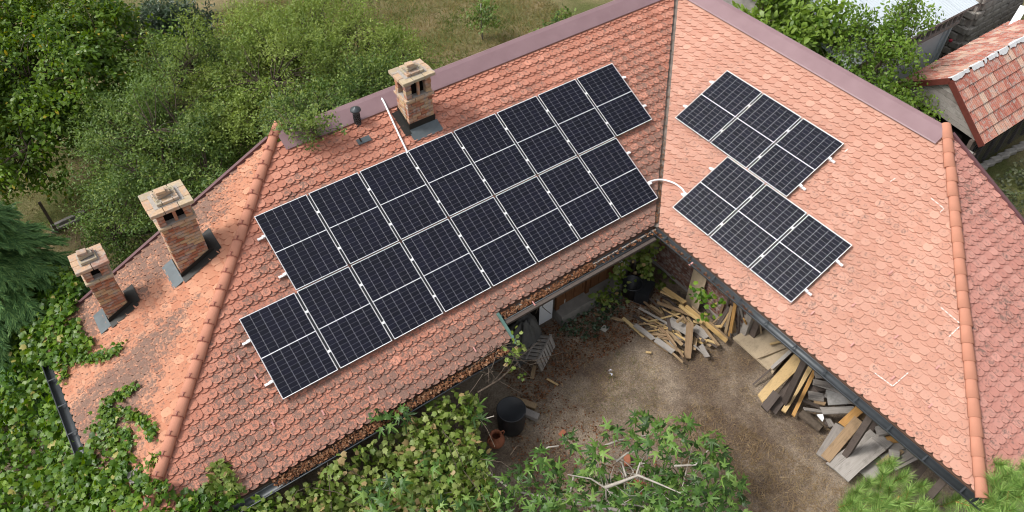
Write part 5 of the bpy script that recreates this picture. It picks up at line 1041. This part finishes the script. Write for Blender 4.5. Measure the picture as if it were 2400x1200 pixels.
# --- climbing vines
def inpoly(P, poly):
    x, y = P[:, 0], P[:, 1]; r = np.zeros(len(P), bool); n = len(poly)
    for i in range(n):
        (x1, y1), (x2, y2) = poly[i], poly[(i + 1) % n]; c = ((y1 > y) != (y2 > y)) & (x < (x2 - x1) * (y - y1) / (y2 - y1 + 1e-12) + x1); r ^= c
    return r
def scatter(poly, n, R):
    poly = np.array(poly, float); lo, hi = poly.min(0), poly.max(0); P = R.uniform(lo, hi, (n * 4, 2)); return P[inpoly(P, poly)][:n]
def wav(x, y, s=0.0): return .5 * np.sin(x * 2.1 + s) * np.cos(y * 1.7 + s) + .3 * np.sin(x * 4.3 + y * 3.1 + s) + .2 * np.sin(y * 6.7 - x * 2.9 + s)
def vine(name, label, P, N, S, tpl, mat, seed, base, stems=(), singles=300, cat='vine'):
    R = np.random.default_rng(seed); t = thing(name, label, cat, base, 'climbing vines'); n = len(P); D = R.normal(0, 1, (n, 3)); D[:, 2] = D[:, 2] * .4 - .25
    m = MB()
    for st_ in stems: m.tube(st_[0], st_[1], 5, cap=False)
    if stems: o = m.build('stem', M_bark, smooth=True); tp(o, t)
    h = bpy.data.objects.new('leaves_holder', None) if False else None
    before = set(col.objects); rn = np.clip(.46 + .45 * wav(P[:, 0] * 1.6, P[:, 1] * 1.6, seed) + R.normal(0, .26, n), 0, .999)
    leaves('foliage', tpl, P, D, N, S, mat, None, rn, singles)
    for o in set(col.objects) - before: tp(o, t)
    return t
def patch(poly, n, hf, depth, R, upn=1.0, jit=.62):
    q = scatter(poly, int(n * 1.5), R); g_ = wav(q[:, 0] * 1.9, q[:, 1] * 1.9, 7.7) + .6 * wav(q[:, 0] * 4.7, q[:, 1] * 4.7, 1.7) + R.normal(0, .45, len(q)); q = q[g_ > np.quantile(g_, .33)]; x, y = q[:, 0], q[:, 1]; z = hf(x, y) + .10 * wav(x * 3.3, y * 3.3, 2.2) - depth * R.random(len(q)) ** 1.3; P = np.stack([x, y, z], 1); e = .15
    gx = (hf(x + e, y) - hf(x - e, y)) / (2 * e); gy = (hf(x, y + e) - hf(x, y - e)) / (2 * e); N = unit(np.stack([-gx, -gy, np.full(len(q), upn)], 1)) + R.normal(0, jit, (len(q), 3)); return P, N
R = np.random.default_rng(5)
def px_poly(pts, z): return [PZ(x, y, z)[:2] for x, y in pts]
def roofEL(x, y): return GZ + TP * np.minimum(x + 11.5, y * 1.0 + 0.0)
# mass left of and over the corner of the left end slope
hA = lambda x, y: np.where(x < -12.15, np.clip(2.25 - (-12.15 - x) * .75, .4, 3) + .28 * wav(x, y), 2.2 + .15 * wav(x, y))
Pa, Na = patch([(-15.2, 6.2), (-12.2, 6.0), (-11.5, 5.5), (-12.0, 5.2), (-12.25, 4.0), (-12.33, 2.0), (-12.3, -1.9), (-15.2, -1.0)], 10500, hA, .85, R)
hB = lambda x, y: np.maximum(np.where(y > -.6, GZ + TP * np.minimum(x + 11.5, y), 2.1 - (-.6 - y) * .55) + .10 + .16 * np.abs(wav(x, y, 2)), .5)
Pb, Nb = patch(px_poly([(190, 1055), (250, 1020), (300, 1060), (345, 1110), (370, 1150), (420, 1165), (560, 1150), (640, 1160), (640, 1260), (150, 1290), (110, 1100)], 2.3), 5200, hB, .4, R)
Pt, Nt = patch(px_poly([(175, 660), (210, 700), (190, 750), (205, 800), (240, 830), (200, 850), (130, 870), (60, 830), (40, 720), (120, 640)], 2.35), 1700, lambda x, y: np.where(x > -12.1, GZ + TP * (x + 11.5) + .06, 2.2) + .12 + .12 * np.abs(wav(x, y, 1)), .25, R)
P = np.concatenate([Pa, Pb, Pt]); N = np.concatenate([Na, Nb, Nt]); n = len(P)
vine('grape_vine', 'dense green vine mass around the left end of the roof', P, N, R.uniform(.075, .175, n), T_VINE, M_lvine, 5, (-13.0, 1.0, 0), [([(-13, 1, -.05), (-12.8, 1.2, 1), (-12.4, 1.0, 2.0)], [.05, .04, .02]), ([(-12.9, 5.5, -.05), (-12.6, 5.4, 1.2), (-12.2, 5.2, 2.1)], [.04, .03, .02])])
# creepers running up the left end slope
def creeper(paths, n_per, spread, seed, label):
    R = np.random.default_rng(seed); PP = []; st_ = []
    for path in paths:
        w = [onEL(*p) for p in path]; st_.append(([q + np.array([0, 0, .05]) for q in w], .010))
        for a, b in zip(w[:-1], w[1:]):
            k = max(6, int(np.linalg.norm(b - a) * n_per)); t = R.random(k)[:, None]; q = a + (b - a) * t + faceEL.e * R.normal(0, spread, k)[:, None] + faceEL.s * R.normal(0, spread, k)[:, None] + faceEL.n * R.uniform(.03, .13, k)[:, None]; PP.append(q)
    P = np.concatenate(PP); N = faceEL.n + R.normal(0, .45, (len(P), 3)); vine('ivy_creeper', label, P, N, R.uniform(.07, .13, len(P)), T_IVY, M_lvine, seed, w[-1], st_, 150)
creeper([[(325, 905), (295, 925), (262, 940), (248, 965), (252, 1005)], [(250, 1000), (285, 968), (330, 978), (350, 1000), (370, 1028)], [(258, 960), (270, 1005), (262, 1040), (300, 1010), (310, 1045)], [(225, 1000), (222, 1015)]], 210, .055, 41, 'forked creeper crawling up the middle of the left end slope')
creeper([[(290, 815), (262, 832), (225, 842), (185, 838), (140, 820)], [(160, 860), (156, 890)]], 230, .06, 42, 'creeper arm reaching onto the upper left end slope below the small chimney')
creeper([[(360, 1090), (378, 1070)], [(350, 1130), (400, 1145)]], 220, .05, 43, 'short creeper tip beside the lower end of the left hip')
# vine along the lower left eave
hD = lambda x, y: 2.16 - (-.8 - y) * .22 + .20 * wav(x, y, 3)
Pd, Nd = patch([(-10.4, -.70), (-9.2, -.76), (-7.9, -.80), (-6.5, -.76), (-5.9, -.76), (-5.6, -1.05), (-5.95, -1.6), (-6.4, -2.9), (-8.2, -3.3), (-10.6, -2.4)], 5000, hD, .8, R)
Pl, Nl = patch([(-10.4, -.8), (-6.0, -.8), (-6.3, -3.0), (-10.4, -2.6)], 2600, lambda x, y: 1.1 + .3 * wav(x, y, 5), .8, R)
Pe, Ne = patch(px_poly([(500, 1120), (530, 1095), (560, 1130), (580, 1160), (480, 1170)], 2.3), 160, lambda x, y: GZ + TP * y + .12 + 0 * x, .1, R)
P = np.concatenate([Pd, Pe, Pl]); N = np.concatenate([Nd, Ne, Nl]); n = len(P)
sts = []
for i in range(26): a = R.uniform((-10, -2.8), (-5.4, -.9)); b = a + R.normal(0, .8, 2); sts.append(([(a[0], a[1], hD(a[0], a[1]) - .1), ((a[0] + b[0]) / 2, (a[1] + b[1]) / 2, hD(a[0], a[1]) + .06), (b[0], b[1], hD(b[0], b[1]) - .05)], .007))
sts.append(([(-7, -1.2, -.05), (-6.9, -1.1, 1), (-6.8, -1.3, 1.9)], .04))
vine('grape_vine', 'yellow-green grape vine spilling below the lower left eave', P, N, R.uniform(.08, .18, n), T_VINE, M_lgrape, 6, (-7, -1.2, 0), sts)
def strands(specs, label, seed, base, size=(.09, .16), mat=None, singles=200):
    R = np.random.default_rng(seed); PP = []; st_ = []
    for pts, k, sp in specs:
        pts = [np.array(p, float) for p in pts]; st_.append((pts, .008))
        for a, b in zip(pts[:-1], pts[1:]): kk = max(3, int(k * np.linalg.norm(b - a))); PP.append(a + (b - a) * R.random(kk)[:, None] + R.normal(0, sp, (kk, 3)))
    P = np.concatenate(PP); N = np.array([-.35, -.45, .7]) + R.normal(0, .45, (len(P), 3)); vine('grape_vine', label, P, N, R.uniform(*size, len(P)), T_VINE, mat or M_lvine, seed, base, st_, singles)
q = lambda x, y, Y: PY(x, y, Y)
strands([([q(1540, 560, .25), q(1510, 590, .25), q(1512, 640, .22), q(1520, 690, .2)], 130, .10), ([q(1475, 590, .45), q(1455, 625, .45), q(1450, 655, .4)], 110, .10), ([q(1575, 640, .1), q(1550, 670, .05), q(1520, 685, .05)], 110, .11), ([q(1440, 690, .3), q(1400, 700, .2)], 80, .12)], 'bright vine hanging in the inner corner of the yard', 51, (-.2, .2, 0), mat=M_lgrape)
strands([([PX(1625, 690, -.25), PX(1650, 690, -.25), PX(1680, 720, -.2)], 75, .10), ([PX(1640, 735, -.2), PX(1668, 745, -.2)], 40, .06)], 'vine sprig hanging from the right gutter over the boards', 52, (-.2, -1.5, 0), (.09, .15), M_lvine, 60)
strands([([q(1205, 790, -.9), q(1215, 815, -.95), q(1200, 850, -1.0), q(1190, 870, -1.0)], 42, .10), ([q(1230, 880, -1.05), q(1215, 880, -1.05)], 20, .04)], 'pale vine sprig dangling beside the green verge strip', 53, (-4.2, -1, 0), (.08, .14), M_lgrape, 40)
m = MB(); R = np.random.default_rng(77)
for i in range(22):
    a = q(R.uniform(1130, 1215), R.uniform(800, 880), -.95); b = a + np.array([R.normal(0, .4), R.normal(0, .2), -R.uniform(.1, .5)]); c = b + np.array([R.normal(0, .3), R.normal(0, .2), R.uniform(-.3, .1)]); m.tube([a, (a + b) / 2 + R.normal(0, .06, 3), b, c], [.010, .008, .007, .004], 5, cap=False)
m.tube([q(1120, 920, -1.0), q(1170, 890, -1.0), q(1215, 850, -.95)], .02, 6); tag(m.build('bare_vine_canes', M_bark, smooth=True), 'tangle of bare vine canes below the green verge strip', 'vine canes')
m = MB(); m.tube([q(1255, 735, .2), q(1275, 690, .2), q(1300, 680, .2), q(1345, 672, .1), q(1372, 655, 0), q(1365, 640, 0)], [.012, .02, .022, .022, .02, .012], 6); m.tube([q(1275, 690, .2), q(1272, 720, .2), q(1290, 735, .2)], .009, 5); tag(m.build('bare_branch', M_bark, smooth=True), 'crooked bare branch in front of the white panel and door', 'branch')
# --- fig tree
fig = thing('fig_tree', 'fig tree with pale branches and lobed leaves at the bottom edge', 'tree', PZ(1500, 1290, 0), 'garden trees'); R = np.random.default_rng(8); m = MB(); fb = PZ(1500, 1290, -.05)
def zt(): return R.uniform(1.35, 2.0)
main = [[(1500, 1290, 0), (1484, 1205, 1.15), (1455, 1170, 1.35), (1418, 1143, 1.5), (1385, 1122, 1.6), (1330, 1112, 1.7)], [(1418, 1143, 1.5), (1460, 1128, 1.6), (1495, 1114, 1.7), (1540, 1132, 1.75), (1600, 1158, 1.8)], [(1420, 1140, 1.5), (1421, 1165, 1.2), (1424, 1190, .9)], [(1444, 1082, 1.5), (1470, 1062, 1.6), (1505, 1053, 1.7), (1520, 1020, 1.8)], [(1490, 1118, 1.65), (1500, 1085, 1.75), (1512, 1086, 1.8)], [(1418, 1044, 1.6), (1450, 1032, 1.7), (1490, 1025, 1.75), (1522, 1019, 1.8)], [(1468, 1118, 1.6), (1458, 1085, 1.5), (1430, 1070, 1.4)], [(1345, 1115, 1.65), (1335, 1160, 1.3), (1320, 1200, .9)], [(1300, 1160, 1.2), (1290, 1200, .9)], [(1100, 1010, 1.6), (1125, 985, 1.7), (1158, 975, 1.8)], [(1270, 1060, 1.6), (1285, 1048, 1.7), (1310, 1045, 1.7)], [(1455, 1180, 1.3), (1500, 1185, 1.4), (1560, 1205, 1.4)], [(1580, 1092, 1.8), (1630, 1090, 1.85), (1660, 1055, 1.9)], [(1480, 1200, 1.1), (1380, 1185, 1.2), (1200, 1150, 1.4), (1150, 1110, 1.5), (1060, 1085, 1.6)], [(1150, 1110, 1.5), (1100, 1150, 1.5), (1000, 1160, 1.6)]]
for br_ in main: m.tube([PZ(x, y, z) for x, y, z in br_], list(np.linspace(.038 if len(br_) > 4 else .022, .010, len(br_))), 7, cap=False)
for i in range(60):
    a = PZ(R.uniform(1400, 1640), R.uniform(1090, 1190), R.uniform(1.0, 1.6)); b = a + np.array([R.normal(0, .35), R.normal(0, .3), R.uniform(.0, .45)]); m.tube([a, (a + b) / 2 + R.normal(0, .05, 3), b], [.009, .007, .004], 5, cap=False)
tp(m.build('trunk', M_barkfig, smooth=True), fig)
tips = [(1112, 968), (1340, 1030), (1295, 1095), (1300, 1120), (1365, 1095), (1405, 1085), (1400, 1055), (1430, 1010), (1265, 1062), (1500, 975), (1525, 1000), (1560, 998), (1605, 995), (1585, 1030), (1540, 1045), (1625, 1045), (1660, 1058), (1655, 1085), (1540, 1108), (1505, 1090), (1640, 1108), (1620, 1150), (1695, 1105), (1722, 1150), (1700, 1180), (1560, 1150), (1250, 1140), (1265, 1190), (1390, 1190), (1335, 1185), (1200, 1125), (1150, 1150), (1090, 1180), (1040, 1130), (980, 1185), (1180, 1190), (1450, 1195), (1530, 1190), (1600, 1190), (1670, 1020), (1690, 1060), (872, 955), (900, 990), (940, 970), (1005, 1090), (1070, 1082), (930, 1130), (1130, 1075), (1230, 1095), (1580, 1075), (1590, 1110), (1660, 1140), (1655, 1180), (1735, 1185), (1480, 1030), (1350, 1150), (1110, 1120), (1300, 1200), (1500, 1150), (1570, 1195), (1020, 1190), (870, 1150), (890, 1195)]
PP, DD, NN, SS = [], [], [], []
def rosette(c, k, size):
    ax = unit(np.array([R.normal(0, .35), R.normal(0, .35), 1.]))
    for j in range(k):
        a = j * 2.4 + R.normal(0, .3); el = R.uniform(-.5, .7); d = np.array([math.cos(a) * math.cos(el), math.sin(a) * math.cos(el), math.sin(el)]); PP.append(c + d * R.uniform(.03, .10) + np.array([0, 0, R.uniform(-.12, .05)])); DD.append(d - np.array([0, 0, .35])); NN.append(ax + d * .45 + R.normal(0, .42, 3)); SS.append(size * R.uniform(.5, 1.12))
for (x, y) in tips: rosette(PZ(x, y, R.uniform(1.5, 2.1) if x > 950 else 2.35), R.integers(9, 15), .27)
for i in range(95): rosette(PZ(R.uniform(960, 1740), R.uniform(1090, 1330), R.uniform(.6, 1.6)), 8, .23)
n_before = set(col.objects); leaves('foliage', T_FIG, np.array(PP), np.array(DD), np.array(NN), np.array(SS), M_lfig, None, None, 300)
for o in set(col.objects) - n_before: tp(o, fig)
# --- young long-needled pines at the bottom right
def pine(label, base, shoots, seed):
    R = np.random.default_rng(seed); base = np.array(base, float); t = thing('young_pine', label, 'tree', base, 'young pines'); m = MB(); topz = max(s[2] for s in shoots); c = np.mean([PZ(*s) for s in shoots], 0); m.tube([base, base * .4 + c * .6 - (0, 0, .3), c], [.05, .035, .015], 7); P, D, N = [], [], []
    for s in shoots:
        tip = PZ(*s); d = unit(np.array([R.normal(0, .35), R.normal(0, .35), 1.])); L = R.uniform(.42, .70); b = tip - d * L; m.tube([c - (0, 0, .25), (b + c) / 2 - (0, 0, .1), b, tip], [.014, .012, .010, .005], 5, cap=False)
        k = 420; x = R.random(k) ** .8; th = R.uniform(0, 2 * math.pi, k); e1 = unit(np.cross(d, (1, 0, 0))); e2 = np.cross(d, e1); rad = np.cos(th)[:, None] * e1 + np.sin(th)[:, None] * e2
        P.append(b + d * (x * L)[:, None]); dd = unit(d * (.75 + .8 * x[:, None]) + rad * 1.0 + R.normal(0, .14, (k, 3)) - np.array([0, 0, .15]) * (1 - x[:, None])); D.append(dd); N.append(np.array([0, 0, 1.]) + R.normal(0, .4, (k, 3)))
    tp(m.build('trunk', M_woodO, smooth=True), t); P, D, N = map(np.concatenate, (P, D, N)); tp(leaves('needles', (np.array([(-.020, 0, 0), (.020, 0, 0), (0, 1, -.10)], float), np.array([(0, 1, 2)])), P, D, N, R.uniform(.17, .30, len(P)), M_pine), t)
pine('young pine with long soft needles in front of the grey boards', PZ(2090, 1260, -.05), [(2092, 1085, 1.3), (2040, 1130, 1.2), (2012, 1150, 1.1), (2060, 1165, 1.25), (2085, 1140, 1.25), (2125, 1115, 1.2), (2110, 1180, 1.3), (2165, 1140, 1.2), (2190, 1150, 1.1), (2020, 1195, 1.1), (2150, 1195, 1.2), (2250, 1168, 1.1), (2185, 1200, 1.1), (2060, 1210, 1.2), (2230, 1210, 1.), (2070, 1110, 1.2), (2035, 1165, 1.15), (2130, 1150, 1.25), (2100, 1205, 1.2), (2165, 1180, 1.1), (2000, 1175, 1.0), (2080, 1180, 1.3)], 61)
pine('young pine touching the roof corner at the bottom right', (.9, -9.3, -.05), [(2352, 1090, 2.8), (2330, 1125, 2.7), (2385, 1125, 2.8), (2360, 1150, 2.7), (2395, 1165, 2.8), (2335, 1175, 2.6), (2375, 1195, 2.7), (2405, 1095, 2.8), (2320, 1200, 2.5), (2410, 1200, 2.8), (2350, 1215, 2.6), (2370, 1105, 2.8), (2345, 1150, 2.7), (2395, 1140, 2.8), (2320, 1165, 2.55)], 62)
# --- ground cover
def gh(x, y): return 0.035 * np.sin(x * .9 + 1) * np.cos(y * .8) + .02 * np.sin(x * 2.3 + y * 1.9) - .05
M_grass = leaf_material('lawn_blade', [(0.30, 0.235, 0.12), (0.24, 0.20, 0.09), (0.12, 0.15, 0.045), (0.07, 0.105, 0.025), (0.09, 0.13, 0.03)], .2, .7, .15)
M_strawb = leaf_material('straw_blade', [(0.20, 0.14, 0.085), (0.34, 0.26, 0.16), (0.46, 0.37, 0.24), (0.27, 0.19, 0.115)], .1, .8, .15)
def blades(name, poly, n, size, mat, seed, up=1.0, wid=.07, green=None):
    R = np.random.default_rng(seed); q = scatter(poly, n, R); k = len(q); P = np.stack([q[:, 0], q[:, 1], gh(q[:, 0], q[:, 1]) - .005], 1); D = R.normal(0, 1, (k, 3)); D[:, 2] = np.abs(D[:, 2]) * up + (.0 if up < .3 else .4); N = R.normal(0, 1, (k, 3)); N[:, 2] += 1.2
    rn = np.clip(R.random(k) * .45 + (green(q[:, 0], q[:, 1]) if green else .3 * np.ones(k)), 0, .999); return leaves(name, (np.array([(-wid / 2, 0, 0), (wid / 2, 0, 0), (0, 1, .1)], float), np.array([(0, 1, 2)])), P, D, N, R.uniform(*size, k), mat, None, rn)
gm = lambda x, y: .22 + .30 * wav(x * .5, y * .5, 1.0) + .25 * np.clip((9.5 - y) / 3, 0, 1)
o = blades('lawn_grass', [(-3.5, 6.2), (6.5, 6.2), (7.5, 17), (-6, 20), (-6, 12)], 70000, (.09, .22), M_grass, 1, .9, .09, gm); tag(o, 'dry and green lawn grass behind the left ridge', 'grass')
o = blades('garden_grass', [(-13, 5.3), (-6.5, 5.3), (-6.8, 16.5), (-13, 17)], 30000, (.06, .16), M_grass, 2, .7, .09, lambda x, y: .05 + .22 * wav(x * .5, y * .5, 2.0)); tag(o, 'dry garden grass under the trees at the left', 'grass')
o = blades('yard_straw', [(-6.8, -3.8), (-4.2, -.2), (.6, .3), (1.6, -8.2), (-3.2, -8.4)], 40000, (.03, .12), M_strawb, 3, .15, .10, lambda x, y: .15 + .3 * wav(x * .9, y * .9, 4.)); tag(o, 'dry straw and wood chips scattered over the yard soil', 'straw')
o = blades('yard_dry_grass', [(-2.6, -3.0), (-.9, -2.9), (.4, -8.6), (-1.6, -8.6), (-2.2, -5.5)], 9000, (.08, .26), M_strawb, 4, .5, .045, lambda x, y: .25 + .3 * wav(x * 1.4, y * 1.1, 1.)); tag(o, 'tufts of dry grass along the board stack', 'grass')
o = blades('yard_green_grass', [(-3.2, -1.4), (-1.6, -.9), (-1.2, -1.7), (-2.2, -3.0), (-2.9, -2.4)], 1500, (.05, .15), M_grass, 5, .7, .06, lambda x, y: .5 + 0 * x); tag(o, 'thin green grass by the kindling pile', 'grass')
def litter_ground(name, poly, n, size, mat, seed, label, zj=.03):
    R = np.random.default_rng(seed); q_ = scatter(poly, n, R); k = len(q_); P = np.stack([q_[:, 0], q_[:, 1], gh(q_[:, 0], q_[:, 1]) + R.uniform(.004, zj, k)], 1); D = R.normal(0, 1, (k, 3)); D[:, 2] *= .25; N = np.array([0, 0, 1.]) + R.normal(0, .35, (k, 3)); o = leaves(name, tpl_simple(.33, .16), P, D, N, R.uniform(*size, k), mat); return tag(o, label, 'litter')
litter_ground('leaf_litter', [(-4.2, .7), (.6, .7), (.4, -.5), (-1.3, -.9), (-2.4, -.7), (-4.3, -1.0)], 3200, (.03, .08), M_litter, 6, 'red-brown dead leaves along the house wall')
litter_ground('leaf_litter', [(-6.5, -3.5), (-4.5, -.6), (-3.4, -1.0), (-2.6, -3.4), (-4.4, -5.2)], 1500, (.03, .07), M_litter, 7, 'scattered dead leaves under the fig and around the barrel')
Pw, Nw = patch([(-1.9, -.35), (-.7, -.1), (-.3, .6), (-1.6, .7), (-2.6, .2)], 420, lambda x, y: .22 + .1 * wav(x * 2, y * 2), .2, R); vine('ground_ivy', 'low dark green weeds on the ground below the door sill', Pw, Nw, R.uniform(.07, .12, len(Pw)), T_IVY, M_ldark, 71, (-1.5, .2, 0), (), 0, 'weeds')
Pw, Nw = patch([(7.5, -4.4), (9.5, -3.0), (11.0, -2.7), (13.5, -2.8), (13, -7), (8, -7)], 6500, lambda x, y: .45 + .30 * wav(x * 1.3, y * 1.2), .4, R); vine('weed_thicket', 'grey-green weed thicket beyond the right roof edge', Pw, Nw, R.uniform(.06, .14, len(Pw)), TO, M_weed, 72, (9, -5.5, 0), (), 0, 'weeds')
for i in range(7):
    m = MB(); a = PZ(2300 + i * 17, 392 - i * 9, 0.06); m.box((0, 0, 0), (.34, .2, .16), r=0); tag(inst('border_stone', bevel_mesh(m.mesh('border_stone', M_stone), .03), Matrix.Translation(a) @ Matrix.Rotation(-.3, 4, 'Z')), 'pale stone in the border row below the tile shed', 'stone', 'border stones')
